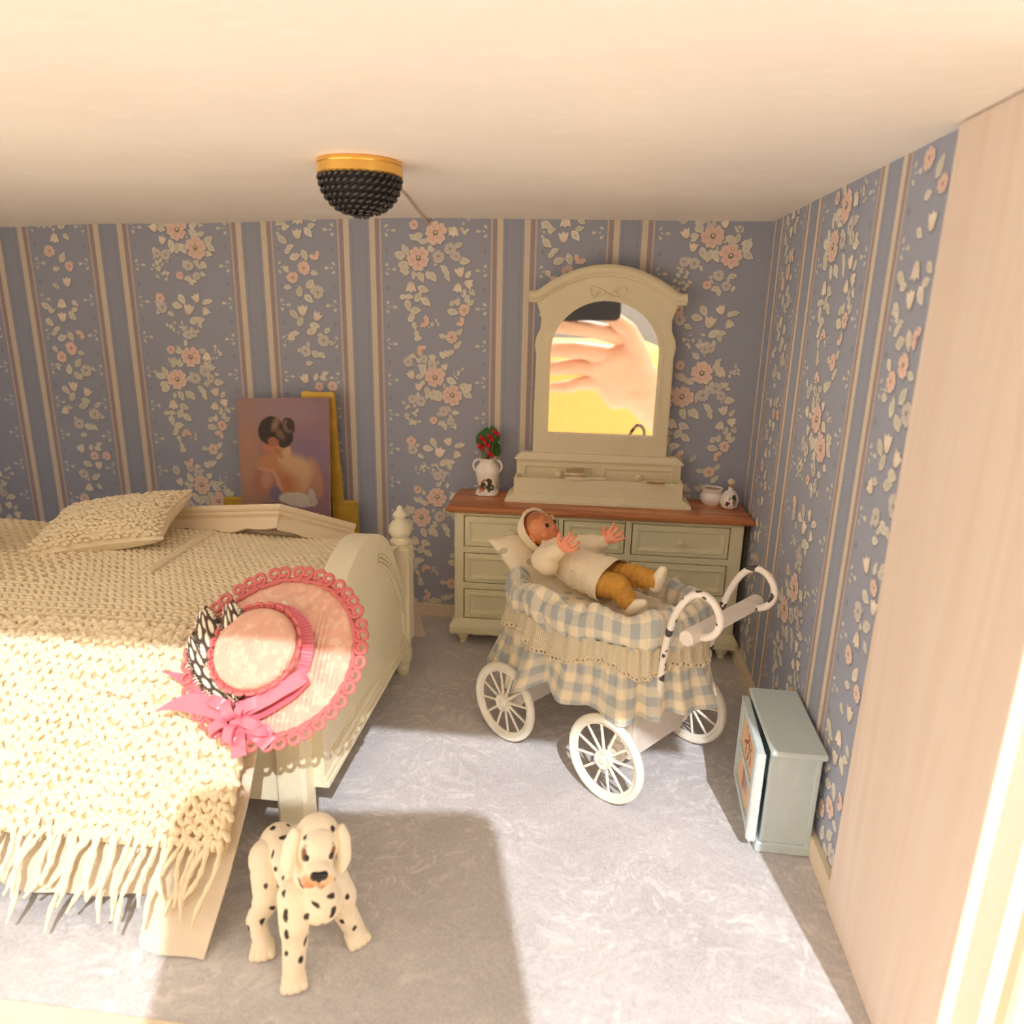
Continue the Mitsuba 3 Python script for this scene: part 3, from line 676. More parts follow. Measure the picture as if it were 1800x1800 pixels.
def wavy_bar(p0, p1, w, t, amp=.012, seed=0, n=16):
    r = np.random.default_rng(seed); p0, p1 = np.array(p0, float), np.array(p1, float)
    s = np.linspace(0, 1, n); c = p0 + (p1 - p0) * s[:, None]
    d = unit(p1 - p0); side = np.cross(d, (0, 1, 0)); side = unit(side)
    ww = w * (1 + .10 * np.sin(s * 9 + r.uniform(0, 6)) + .05 * r.standard_normal(n))
    off = amp * np.sin(s * 5 + r.uniform(0, 6))
    ring = lambda k, yo: [c[k] + side * (off[k] + ww[k] / 2 * e) + (0, yo, 0) for e in (-1, 1)]
    v, f = [], []
    for k in range(n):
        a, b = ring(k, -t / 2); c2, d2 = ring(k, t / 2); v += [a, b, d2, c2]
    for k in range(n - 1):
        for i in range(4):
            q = 4 * k + i; q2 = 4 * k + (i + 1) % 4
            f += [(q, q2, q2 + 4), (q, q2 + 4, q + 4)]
    f += [(2, 1, 0), (3, 2, 0)]; e = 4 * (n - 1); f += [(e, e + 1, e + 2), (e, e + 2, e + 3)]
    m = trimesh.Trimesh(np.array(v), f, process=False)
    if m.volume < 0: m.invert()
    return m
add(ez + '__stile', wavy_bar((-2.95, -.115, 0.0), (-2.955, -.115, 1.715), .075, .03, seed=1), 'gold_leaf', 30)
add(ez + '__stile', wavy_bar((-3.60, -.115, 0.0), (-3.60, -.115, 1.60), .075, .03, seed=2), 'gold_leaf', 30)
add(ez + '__top_rail', wavy_bar((-3.175, -.113, 1.688), (-2.935, -.113, 1.700), .055, .028, .004, seed=3, n=8), 'gold_leaf', 30)
add(ez + '__ledge', box((-3.80, -.255, .655), (-2.80, -.095, .688), .006), 'gold_leaf')
add(ez + '__corner_block', box((-2.945, -.135, .66), (-2.792, -.095, .925), .012), 'gold_leaf')
add(ez + '__corner_block', box((-3.835, -.135, .66), (-3.66, -.095, .908), .012), 'gold_leaf')

# ---------------------------------------------------------------- bed (footboard on the right, head outside the picture on the left)
bed = thing('bed', 'cream wooden bed with an arched footboard and turned posts', 'bed')
XO, XI = -2.19, -2.32           # outer and inner face of the footboard
YB, YN = -0.95, -2.49           # back and near post
YC = (YB + YN) / 2 - 0.03
def arch_z(y):
    d = np.abs(np.asarray(y) - YC)
    return 1.185 - 0.92 * d ** 2 - .10 * sm(.35, .7, d)
ys = np.linspace(YN + .03, YB - .03, 50)
def yz_solid(poly, x0, x1):
    m = extrude(poly, x1 - x0)
    m.apply_transform(np.array([[0, 0, 1, x0], [1, 0, 0, 0], [0, 1, 0, 0], [0, 0, 0, 1.0]]))
    return m
fpoly = Polygon([(ys[0], .25), (ys[-1], .25)] + [(y, arch_z(y)) for y in ys[::-1]])
add(bed + '__footboard', yz_solid(fpoly, XI, XO - .02), 'bed_paint', 25)
fr_in = Polygon([(ys[0] + .075, .335), (ys[-1] - .075, .335)] + [(y, arch_z(y) - .095) for y in ys[::-1] if ys[0] + .075 < y < ys[-1] - .075])
fmo = cat_([yz_solid(fpoly.difference(fr_in), XO - .021, XO - .006)] + [yz_solid(fr_in.buffer(.012 - .011 * k).difference(fr_in.buffer(-.001 - .011 * k)), XO - .021, XO - .010 - .004 * k) for k in range(2)])
add(bed + '__footboard_moulding', fmo, 'bed_paint', 25)
base_rail = cat_([box((XI, YN + .03, .232), (XO + .012, YB - .03, .262), .006), box((XI, YN + .03, .262), (XO + .002, YB - .03, .290), .005)])
add(bed + '__foot_rail', base_rail, 'bed_paint')
flutes = []
for k in range(3):
    yy = np.linspace(YC + .22, YB - .12, 14)
    flutes.append(tube(np.stack([0 * yy + XO - .012, yy, arch_z(yy) - .118 - .026 * k], 1), .008, 6))
add(bed + '__carved_flute', flutes[0], 'bed_paint', True); add(bed + '__carved_flute', flutes[1], 'bed_paint', True); add(bed + '__carved_flute', flutes[2], 'bed_paint', True)
def post(cx, cy, hw):
    foot_ = lathe([(.032, 0), (.040, .02), (.046, .055), (.040, .07), (.052, .085), (.062, .125), (.064, .165), (.052, .185), (.058, .20), (.056, .225), (.045, .24), (.050, .26)], 28)
    blk = box((-hw, -hw, .25), (hw, hw, .885), .010)
    fin = lathe([(.052, .885), (.052, .90), (.066, .908), (.066, .922), (.050, .930), (.046, .942), (.062, .958), (.071, .985), (.068, 1.015), (.050, 1.042), (.030, 1.056), (.030, 1.066), (.044, 1.080), (.043, 1.092), (.024, 1.112), (.020, 1.122), (.022, 1.128), (.010, 1.142), (0, 1.148)], 32)
    return [m.apply_translation((cx, cy, 0)) for m in (foot_, blk, fin)]
for cx, cy in ((-2.243, YB), (-2.315, YN)):
    f_, b_, n_ = post(cx, cy, .066)
    if cy == YN: b_ = box((cx - .072, cy - .062, .0), (cx + .066, cy + .062, .885), .016)
    p_ = add(bed + '__post', b_, 'bed_paint')
    add(p_ + '__finial', n_, 'bed_paint', 30)
    if cy == YB: add(p_ + '__turned_foot', f_, 'bed_paint', 30)
add(bed + '__side_rail', box((-5.1, YN - .035, .19), (-2.385, YN + .02, .46), .006), 'bed_paint')
add(bed + '__side_rail', box((-5.1, YB - .02, .19), (-2.31, YB + .03, .46), .006), 'bed_paint')
hp = Polygon([(ys[0], .25), (ys[-1], .25)] + [(y, arch_z(y) + .42) for y in ys[::-1]])
add(bed + '__headboard', yz_solid(hp, -5.20, -5.10), 'bed_paint', 25)
add(bed + '__post', box((-5.22, YN - .06, 0), (-5.09, YN + .06, 1.25), .01), 'bed_paint')
add(bed + '__post', box((-5.22, YB - .06, 0), (-5.09, YB + .06, 1.25), .01), 'bed_paint')
mat('mattress_cloth', (0.72, 0.64, 0.50), 0.9)
add(bed + '__mattress', box((-5.09, YN + .02, .40), (XI - .02, YB - .02, .885), .05), 'mattress_cloth', 40)

# muslin sheet hanging at both sides
def weave_h(p, n, uv): return dr.sin(p.x * 260) * dr.sin(p.z * 260 + p.y * 120)
mat('muslin', paint_tex((0.70, 0.62, 0.50), 0.05, 12), 0.85, bump=mikit.proc(weave_h, eps=2e-3), scale=0.0015)
def drop(path, x0, x1, wav, seed, hem=None, out=0.0):
    path = np.array(path, float); s = np.concatenate([[0], np.cumsum(np.linalg.norm(np.diff(path, axis=0), axis=1))]); s /= s[-1]
    def fn(U, V):
        x = x0 + (x1 - x0) * U
        V2 = V if hem is None else V * hem(x)
        y = np.interp(V2, s, path[:, 0]); z = np.interp(V2, s, path[:, 1])
        w = wav * sm(.2, 1, V2) * (np.sin(x * 9 + seed) + .6 * np.sin(x * 21 + 2 * seed))
        return np.stack([x + .03 * V2 * np.sin(seed + V2 * 3) + out * V2 * U, y + w, z + .2 * np.abs(w)], -1)
    return fn
near_path = [(-2.10, .925), (-2.46, .920), (-2.56, .90), (-2.62, .80), (-2.70, .62), (-2.82, .40), (-2.98, .20), (-3.12, .06), (-3.17, .012)]
hem = lambda x: np.where(x > -2.66, 1.0, .88 - .04 * np.sin(x * 5)) * 1.0
def hemf(x): return .90 + .10 * sm(-2.68, -2.64, x)
sheet = thing('bed_sheet', 'white muslin sheet hanging below the knitted coverlet behind the dalmatian', 'sheet')
m_, _ = slab(drop(near_path, -5.05, -2.375, .018, 1.0, hemf), 160, 60, .006)
add(sheet + '__near_side', m_, 'muslin', 40)
far_path = [(-1.3, .912), (-1.02, .90), (-.93, .86), (-.88, .70), (-.80, .48), (-.66, .22), (-.60, .10)]
m_, _ = slab(drop(far_path, -5.05, -2.27, .012, 2.0, None, .13), 120, 40, .006)
add(sheet + '__far_side', m_, 'muslin', 40)

# hand-knitted coverlet: a base sheet covered by yarn stitches, a fringe at its near edge
mat('yarn', paint_tex((0.74, 0.65, 0.47), 0.07, 9), 0.55, sheen=0.4)
mat('yarn_backing', (0.60, 0.48, 0.30), 0.8)
cpath = np.array([(-.94, .78), (-.97, .88), (-1.06, .922), (-1.3, .940), (-1.75, .958), (-2.2, .955), (-2.44, .945), (-2.575, .915), (-2.665, .81), (-2.775, .63), (-2.895, .43), (-2.975, .30)])
cs = np.concatenate([[0], np.cumsum(np.linalg.norm(np.diff(cpath, axis=0), axis=1))]); CL = cs[-1]
def cov(x, s):
    y = np.interp(s, cs, cpath[:, 0]); z = np.interp(s, cs, cpath[:, 1])
    n = meshkit.noise(np.stack([x * 2.2, s * 2.2, 0 * x + 3], -1))
    low = sm(CL - .75, CL - .1, s)
    w = .03 * (n - .5) + low * .022 * np.sin(x * 13)
    lift = .014 * np.sin(x * 5 + s * 3)
    return np.stack([x, y - w * .8 * low, z + .6 * w + lift * (1 - low) * .5], -1)
cvl = thing('knitted_coverlet', 'cream hand-knitted coverlet with a long fringe spread over the bed', 'coverlet')
XR = lambda s: -2.345 - .045 * sm(CL - .9, CL - .6, s)
def covfn(U, V):
    s = V * CL; x = -5.05 + (XR(s) + 5.05) * U
    return cov(x, s)
m_, _ = slab(covfn, 150, 90, .012)
add(cvl + '__backing', m_, 'yarn_backing', 40)
cap = ball((0, 0, 0), (1, 1, 1), 1)
cv_, cf_ = np.array(cap.vertices), np.array(cap.faces)
class Yarn:
    def __init__(self): self.v, self.f, self.n = [], [], 0
    def seg(self, c, d, nrm, L, r, rz=None):
        d = unit(d); b = unit(np.cross(nrm, d)); nn = np.cross(d, b)
        v = c + cv_[:, :1] * d * L + cv_[:, 1:2] * b * r + cv_[:, 2:3] * nn * (rz or r)
        self.v.append(v); self.f.append(cf_ + self.n); self.n += len(v)
    def mesh(self): return trimesh.Trimesh(np.vstack(self.v), np.vstack(self.f), process=False)
Y = Yarn(); r_ = np.random.default_rng(11)
def cov_frame(x, s):
    e = .012
    P = cov(np.array([x, x + e, x]), np.array([s, s, s + e]))
    tx, ts = unit(P[1] - P[0]), unit(P[2] - P[0]); n = unit(np.cross(ts, tx))
    return P[0], tx, ts, n
s_edge = CL - .78
s = .05
row = 0
while s < CL - .02:
    near = float(sm(s_edge - .25, s_edge + .05, s))
    dx = .041 + .006 * near; ds = .031 + .002 * near
    x = XR(s) - .01 - (dx / 2 if row % 2 else 0)
    while x > -4.95:
        if x < -3.75 and s < 1.2: st = 1.5
        else: st = 1.0
        P, tx, ts, n = cov_frame(x, s + r_.normal(0, .002 + .006 * near))
        P = P + n * (.008 + .004 * near)
        if near < .5:
            a = (.42 if row % 2 else -.42) + r_.normal(0, .12)
            Y.seg(P, tx * math.cos(a) + ts * math.sin(a), n, .025 + .003 * r_.random(), .0100, .014)
        else:
            a = r_.normal(0, .35)
            for sgn in (-1, 1):
                Y.seg(P + tx * sgn * .013 + n * .004 * r_.random(), ts * math.cos(a) + tx * (.55 * sgn + math.sin(a)), n, .025 + .006 * r_.random(), .0125, .015)
            if r_.random() < .75: Y.seg(P + n * .012 - ts * .012 + tx * r_.normal(0, .006), tx + ts * r_.normal(0, .6), n, .020 + .006 * r_.random(), .0115, .013)
        x -= dx * st
    s += ds; row += 1
add(cvl + '__stitches', Y.mesh(), 'yarn', True, kind='stuff')
# edge braid of the coverlet folded back in front of the pillow
Y2 = Yarn(); p0, p1 = np.array((-3.40, -1.12, 1.0)), np.array((-3.335, -1.86, 1.015))
for k in range(46):
    t = k / 45; c = p0 + (p1 - p0) * t
    zz = cov(np.array([c[0]]), np.array([np.interp(-c[1], -cpath[:, 0], cs)]))[0, 2]
    for sg in (-1, 1):
        Y2.seg(np.array([c[0] + sg * .012, c[1], zz + .020]), np.array([.55 * sg, -1, 0.]), np.array([0, 0, 1.]), .022, .012, .016)
add(cvl + '__edge_braid', Y2.mesh(), 'yarn', True)
# far edge cord seen past the footboard
Y2 = Yarn()
for k in range(16):
    c = np.array([-2.56 + .017 * k, -.62 - .012 * k, .905 - .004 * k + .010 * math.sin(k)])
    Y2.seg(c + (0, -.30, -.0), np.array([1, .3 * (-1) ** k, .5 * (-1) ** k]), np.array([0, 0, 1.]), .022, .014, .014)
add(cvl + '__far_edge_cord', Y2.mesh(), 'yarn', True)
# fringe strands
rf = np.random.default_rng(21)
nstr = 84
for k in range(nstr):
    x = -2.405 - k * .031 + rf.normal(0, .006)
    L = rf.uniform(.22, .36) * (1.0 if x > -3.3 else 1.0)
    P, tx, ts, n = cov_frame(x, CL - .015 - rf.uniform(0, .05))
    drift = rf.normal(0, .05) - .12 * (k < 9) * (1 - k / 9) ; t = np.linspace(0, 1, 12)
    pts = P + n * (.014 + .01 * rf.random()) + np.outer(t * L, ts * .98) + np.outer(drift * t ** 1.4 + .012 * np.sin(t * 6 + rf.uniform(0, 6)), tx) + np.outer(.035 * t, n)
    tw = .0105 * (1 + .30 * np.sin(np.arange(12) * 2.4)) * np.minimum(1, (1.12 - t) * 4)
    add(cvl + '__fringe_strand', tube(pts, tw, 6), 'yarn', True)

# knitted pillow at the left edge
def cushion(w, h, t, nu=40, nv=40, pinch=.12, p=2.4):
    def side(sg):
        def fn(U, V):
            a, b = U * 2 - 1, V * 2 - 1
            k = (1 - np.abs(a) ** p) * (1 - np.abs(b) ** p)
            pull = 1 - pinch * (1 - np.abs(a) ** 2) * np.abs(b) ** 2 , 1 - pinch * (1 - np.abs(b) ** 2) * np.abs(a) ** 2
            return np.stack([a * w / 2 * pull[1], b * h / 2 * pull[0], sg * t / 2 * np.maximum(k, 0) ** .42], -1)
        return fn
    m1, uv1 = grid(side(1), nu, nv); m2, uv2 = grid(side(-1), nu, nv)
    m = trimesh.Trimesh(np.vstack([m1.vertices, m2.vertices]), np.vstack([m1.faces, m2.faces[:, ::-1] + len(m1.vertices)]), process=False)
    return m, np.vstack([uv1, uv2])
kp = thing('knitted_pillow', 'cream knitted pillow lying at the head of the coverlet beside the canopy crown', 'pillow')
MP = trimesh.transformations.euler_matrix(math.radians(10), math.radians(-8), math.radians(12)); MP[:3, 3] = (-3.86, -1.36, 1.055)
m_, uv_ = cushion(.78, .62, .19); m_.apply_transform(MP)
add(kp + '__case', m_, 'yarn', True)
Y3 = Yarn(); rk = np.random.default_rng(5)
nn = m_.vertex_normals
for i in range(24):
    for j in range(22):
        u, v = (i + .5 * (j % 2) + .3) / 24.6, (j + .4) / 22.2
        k = int(round(u * 39)) * 40 + int(round(v * 39))
        Y3.seg(m_.vertices[k] + nn[k] * .006 + rk.normal(0, .003, 3), MP[:3, 0] * (1 if j % 2 else -1) * .9 + MP[:3, 1] * .6 + rk.normal(0, .15, 3), nn[k], .022, .011, .012)
add(kp + '__stitches', Y3.mesh(), 'yarn', True, kind='stuff')
kp2 = thing('knitted_pillow', 'second cream knitted pillow lying against the headboard at the near side', 'pillow')
MP2 = trimesh.transformations.euler_matrix(math.radians(4), math.radians(-14), 0.05); MP2[:3, 3] = (-4.62, -2.0, 1.07)
m2_, _ = cushion(.66, .72, .20); m2_.apply_transform(MP2)
add(kp2 + '__case', m2_, 'yarn', True)

# ---------------------------------------------------------------- canopy crown lying tipped on the bed
cr = thing('canopy_crown', 'cream moulded canopy crown with a scalloped skirt lying tipped on the coverlet before the painting', 'bed canopy')
C0, L0, R0 = np.array((-2.955, -1.06, 1.123)), np.array((-4.05, -.86, .985)), np.array((-2.60, -.80, .945))
up_n = unit(np.cross(L0 - C0, R0 - C0)); up_n = up_n if up_n[2] > 0 else -up_n
prof_ = [(.040, .006), (.042, -.020), (.034, -.030), (.022, -.034), (.018, -.050), (.002, -.058), (-.004, -.066)]
def crown_board(a, b, side, n=64, seed=0):
    da, db = unit(C0 - L0), unit(R0 - C0); mit = math.tan(math.acos(float(np.clip(da @ db, -1, 1))) / 2)
    d = unit(b - a); out = unit(np.cross(d, up_n)); out = out if out @ (np.array(CAM_C) - a) > 0 else -out
    Lb = np.linalg.norm(b - a); v, f = [], []
    for k in range(n):
        t = k / (n - 1); c = a + (b - a) * t
        sc = .124 + .016 * abs(math.sin(t * Lb * 14)) + .020 * math.sin(t * PI * 2.0 + seed) ** 2
        ring = [(o + .012, h) for o, h in prof_] + [(.010, -sc + .010), (.006, -sc), (-.012, -sc), (-.012, 0.0)]
        for o, h in ring:
            e = (o * mit if (side == 0 and k == n - 1) else -o * mit if (side == 1 and k == 0) else 0.0)
            v.append(c + out * o + up_n * h + d * e)
    m = len(ring)
    for k in range(n - 1):
        for i in range(m):
            q, q2 = k * m + i, k * m + (i + 1) % m
            f += [(q, q2, q2 + m), (q, q2 + m, q + m)]
    for i in range(1, m - 1):
        f += [(0, i + 1, i), ((n - 1) * m, (n - 1) * m + i, (n - 1) * m + i + 1)]
    mm = trimesh.Trimesh(np.array(v), f, process=False)
    if mm.volume < 0: mm.invert()
    return mm
mat('crown_paint', paint_tex((0.76, 0.64, 0.46), 0.05, 6), 0.5)
add(cr + '__front_board', crown_board(L0, C0, 0, seed=.6), 'crown_paint', 30)
add(cr + '__side_board', crown_board(C0, R0, 1, 40, seed=1.8), 'crown_paint', 30)
tb = [C0, L0, R0]; ctr = (L0 + R0) / 2 + unit((L0 + R0) / 2 - C0) * .02
lid = trimesh.convex.convex_hull(np.array([p + up_n * h for p in (C0, L0, R0, L0 + (R0 - C0) * .35) for h in (-.006, .004)]))
add(cr + '__top_board', lid, 'crown_paint')
back_rim = tube([L0 - up_n * .11 + (R0 - L0) * t + unit(C0 - (L0 + R0) / 2) * .20 * math.sin(PI * t) for t in np.linspace(.02, .98, 24)], .022, 8)
add(cr + '__lower_rim', back_rim, 'crown_paint', True)

# ---------------------------------------------------------------- straw hat hung over the near bed post
HC = np.array((-2.288, -2.645, .985)); HN = unit((-.06, -.68, .68))
HX = unit(np.cross((0, 0, 1.0), HN)); HX = -HX if HX[0] < 0 else HX
HY = np.cross(HN, HX)
MH = frame(HC, HX, HY, HN)
def straw_fn(p, n, uv):
    t = FB(p.x * 30, p.y * 30, p.z * 30); s = SS(.50, .70, FB(p.x * 45, p.y * 45, p.z * 45 + 4.))
    return MX(MX([.66, .36, .27], [.71, .43, .33], t), [.76, .58, .44], s * .55)
def straw_h(p, n, uv):
    return dr.sin(p.x * 330) * dr.sin((p.y - p.z) * 230) + .5 * NZ(p.x * 200, p.y * 200, p.z * 200)
mat('straw', mikit.proc(straw_fn), 0.75, bump=mikit.proc(straw_h, eps=1.5e-3), scale=0.0022)
mat('rose_cord', (0.56, 0.15, 0.15), 0.55, sheen=0.5)
def rib_h(p, n, uv): return dr.sin(uv.x * 260.0)
mat('rose_ribbon', paint_tex((0.66, 0.17, 0.22), 0.12, 10), 0.32, sheen=0.6)
hat = thing('straw_hat', 'pink straw doll hat with looped braid edging and a bow hung over the bed post', 'hat')
RB, RC, HH = .340, .168, .115
CO = np.array([-.052, -.012])   # crown slightly off centre on the brim
def hput(part, m, b, s=True, **k): return add(f'{hat}__{part}', moved(m, MH), b, s, **k)
def brim_z(r, a): return .012 * np.sin(2 * a + .8) * (r / RB) ** 2 - .010 * (r / RB) ** 3
def brimfn(U, V):
    a = U * 2 * PI; t = V
    cx, cy = CO[0] * (1 - t), CO[1] * (1 - t)
    r = RC * 1.02 + (RB - RC * 1.02) * t
    return np.stack([cx + r * np.cos(a), cy + r * np.sin(a), brim_z(r, a)], -1)
hput('brim', slab(brimfn, 97, 14, .010)[0], 'straw', 40)
prof = [(RC * 1.04, 0), (RC * 1.0, .03), (RC * .985, .085), (RC * .95, .103), (RC * .86, .113), (RC * .5, .120), (0, .122)]
hput('crown', lathe(prof, 64).apply_translation((CO[0], CO[1], -.004)), 'straw', 50)
def loop_curve(r0, a, size, flip=1, inner=.45, lean=.55):
    """one gimp loop: a cord that runs along the rim, turns over and curls in on itself"""
    t = np.linspace(0, 1, 22)
    ang = -1.9 + t * 2 * PI * 1.25
    rad = size * (1.0 - .62 * t)
    x = rad * np.cos(ang); y = rad * np.sin(ang) + size * .1
    tail = np.linspace(1, 0, 7)[:-1, None]
    pts = np.stack([x, y], 1)
    start = pts[0]
    tl = start + tail * np.array([-1.75 * size, -.42 * size])
    tl[:, 1] += -.12 * size * np.sin(tail[:, 0] * PI)
    return np.vstack([tl, pts]), np.concatenate([tail[:, 0] * 0, t])
n_loops = 42
for k in range(n_loops):
    a = 2 * PI * k / n_loops + random.uniform(-.02, .02)
    q, lift = loop_curve(RB, a, .0285 * random.uniform(.93, 1.08))
    er = np.array([math.cos(a), math.sin(a)]); et = np.array([-math.sin(a), math.cos(a)])
    r0 = RB + .012
    P2 = np.array([(er * (r0 + y) + et * (-x)) for x, y in q])
    rr = np.linalg.norm(P2, axis=1); P2 = P2 / rr[:, None] * rr[:, None]
    z = .016 + brim_z(RB, a) + .010 * np.sin(lift * PI) + .004 * lift
    hput('braid_loop', tube(np.column_stack([P2, z]), .0084, 7), 'rose_cord', True)
n2 = 24
for k in range(n2):
    a = 2 * PI * k / n2
    q, lift = loop_curve(RC, a, .0215)
    er = np.array([math.cos(a), math.sin(a)]); et = np.array([-math.sin(a), math.cos(a)])
    P2 = np.array([CO + er * (RC * 1.0 + .010 + .35 * y) + et * (-x) for x, y in q])
    z = .082 + .012 * np.array([y / .0185 for x, y in q]) * .8 + .004 * lift
    hput('crown_braid_loop', tube(np.column_stack([P2, z]), .0072, 6), 'rose_cord', True)
def ribbon(pts, w, thick=.004, twist=0.0, nrm=(0, 0, 1.0), taper=None):
    p = np.asarray(pts, float); k = len(p); tt = np.linspace(0, k - 1, 6 * k)
    from scipy.interpolate import CubicSpline
    c = CubicSpline(range(k), p)(tt); d = np.gradient(c, axis=0); d /= np.linalg.norm(d, axis=1, keepdims=True)
    n0 = np.broadcast_to(np.asarray(nrm, float), c.shape)
    sd = np.cross(n0, d); sd /= np.linalg.norm(sd, axis=1, keepdims=True) + 1e-9
    nn_ = np.cross(d, sd); s = np.linspace(0, 1, len(c))
    th = twist * s; sd = sd * np.cos(th)[:, None] + nn_ * np.sin(th)[:, None]
    ww = w / 2 * (np.ones_like(s) if taper is None else taper(s))
    def fn(U, V):
        i = np.clip(np.round(U * (len(c) - 1)).astype(int), 0, len(c) - 1)
        return c[i] + sd[i] * ((V - .5) * 2 * ww[i])[..., None] + nn_[i] * (.0025 * np.cos(U * 300))[..., None]
    return slab(fn, len(c), 6, thick)[0]
t = np.linspace(-.25 * PI, 1.0 * PI, 26)
band = np.stack([CO[0] + (RC + .024) * np.cos(t - PI * .42), CO[1] + (RC + .024) * np.sin(t - PI * .42), .028 + .010 * np.sin(t * 5)], 1)
hput('ribbon_band', ribbon(band, .045, nrm=(0, 0, 1), twist=.5), 'rose_ribbon', 50)
# bow at the lower side of the crown: two loops, a knot of petals and four tails
bw = np.array([-.055, -.245])
def B(x, y, z): return (bw[0] + x, bw[1] + y, z)
hput('bow_loop', ribbon([B(0, 0, .03), B(.07, .03, .065), (.125, -.13, .07), (.165, -.085, .045), (.12, -.145, .022), B(.07, .01, .02), B(0, 0, .02)], .062, twist=.3), 'rose_ribbon', 50)
hput('bow_loop', ribbon([B(0, 0, .03), B(.05, -.03, .05), B(.10, -.06, .05), B(.13, -.055, .03), B(.09, -.075, .018), B(0, -.01, .02)], .048, twist=-.4), 'rose_ribbon', 50)
for x, y, a, w, l in ((.02, .0, .6, .045, .075), (-.02, -.03, 2.2, .042, .07), (.035, -.035, -.3, .04, .065), (-.05, .005, 2.9, .045, .08), (0, -.06, -1.5, .04, .06), (-.035, -.055, -2.4, .038, .06), (.01, -.02, 1.3, .03, .05)):
    e = np.array([math.cos(a), math.sin(a)])
    pts = [(bw[0] + x, bw[1] + y, .045), (bw[0] + x + e[0] * l * .5, bw[1] + y + e[1] * l * .5, .075), (bw[0] + x + e[0] * l, bw[1] + y + e[1] * l, .05), (bw[0] + x + e[0] * l * .6, bw[1] + y + e[1] * l * .6, .035)]
    hput('bow_petal', ribbon(pts, w, thick=.008, twist=.4), 'rose_ribbon', 50)
tp = lambda s: np.where(s > .6, np.maximum(1 - (s - .6) / .42, .06), 1.0)
hput('bow_tail', ribbon([B(-.04, .0, .035), B(-.14, .035, .03), B(-.26, .085, .02), B(-.385, .11, .03)], .060, twist=.25, taper=tp), 'rose_ribbon', 50)
hput('bow_tail', ribbon([B(-.04, -.01, .04), B(-.13, -.0, .038), B(-.24, .0, .032), B(-.345, -.045, .03)], .075, twist=-.3, taper=tp), 'rose_ribbon', 50)
hput('bow_tail', ribbon([B(.0, -.03, .03), B(.02, -.09, .03), B(.05, -.16, .02)], .062, twist=.2), 'rose_ribbon', 50)
hput('bow_tail', ribbon([B(.04, -.02, .03), B(.085, -.06, .028), B(.15, -.10, .022)], .062, twist=-.2), 'rose_ribbon', 50)
# guinea-fowl feathers tucked behind the bow
def feather_fn(p, n, uv):
    fx, fy = uv.x * 4.6, uv.y * 5.0
    row = dr.floor(fx); sx = fx - row - .5
    fy2 = fy + .5 * row; sy = fy2 - dr.floor(fy2) - .5
    d = dr.sqrt(dr.square(sx / .36) + dr.square(sy / .40))
    m = 1 - SS(.8, 1.1, d)
    k = NZ(uv.x * 60, uv.y * 8, 0)
    c = MX([.025, .016, .012], [.09, .055, .035], k)
    return MX(c, [.78, .72, .58], m)
mat('guinea_feather', mikit.proc(feather_fn), 0.6)
mat('quill', (0.60, 0.45, 0.28), 0.5)
def feather(base, tip, w, bend, seed):
    r = np.random.default_rng(seed); b, t_ = np.array(base), np.array(tip); d = t_ - b; sd = unit(np.cross((0, 0, 1.0), d))
    def fn(U, V):
        c = b + d * V[..., None] + sd * (bend * np.sin(V * PI))[..., None]
        half = w / 2 * (np.sin(np.pi * np.clip(V * .90 + .08, 0, 1)) ** .6)
        fray = 1 + .16 * np.sin(V * 160 + U * 3) * np.abs(U * 2 - 1) ** 3
        return c + sd * ((U * 2 - 1) * half * fray)[..., None] + np.array([0, 0, 1.0]) * (.03 * V + .02 * (1 - (U * 2 - 1) ** 2))[..., None] + d * (.10 * np.abs(U * 2 - 1))[..., None] * V[..., None]
    m, uv = grid(fn, 15, 120)
    quill = tube([b + d * s + sd * bend * math.sin(s * PI) + (0, 0, .03 * s + .022) for s in np.linspace(0, .95, 12)], np.linspace(.004, .0015, 12), 6)
    barbs = []
    for k in range(26):
        s = r.uniform(.25, .95); sg = r.choice([-1, 1]); u0 = r.uniform(.55, 1.0)
        p = b + d * s + sd * (bend * math.sin(s * PI) + sg * u0 * w / 2 * math.sin(PI * min(s * .9 + .08, 1)) ** .6) + (0, 0, .03 * s + .006)
        q = p + d * .13 * r.uniform(.6, 1.4) + sd * sg * .008 * r.uniform(0, 1) + np.array([0, 0, .006])
        barbs.append(tube([p, (p + q) / 2 + (0, 0, .003), q], [.0012, .0010, .0004], 4))
    return m, uv, quill, cat_(barbs)
for base, tip, w, bend, sd_ in (((-.075, -.205, .03), (-.315, .10, .05), .150, .018, 3), ((-.07, -.20, .045), (-.205, .13, .07), .135, -.012, 4), ((-.085, -.215, .02), (-.335, -.0, .03), .120, .02, 5)):
    m, uv, q, bb = feather(base, tip, w, bend, sd_)
    f = hput('feather', m, 'guinea_feather', True, uv=uv)
    add(f + '__quill', moved(q, MH), 'quill', True); add(f + '__barbs', moved(bb, MH), 'dark')

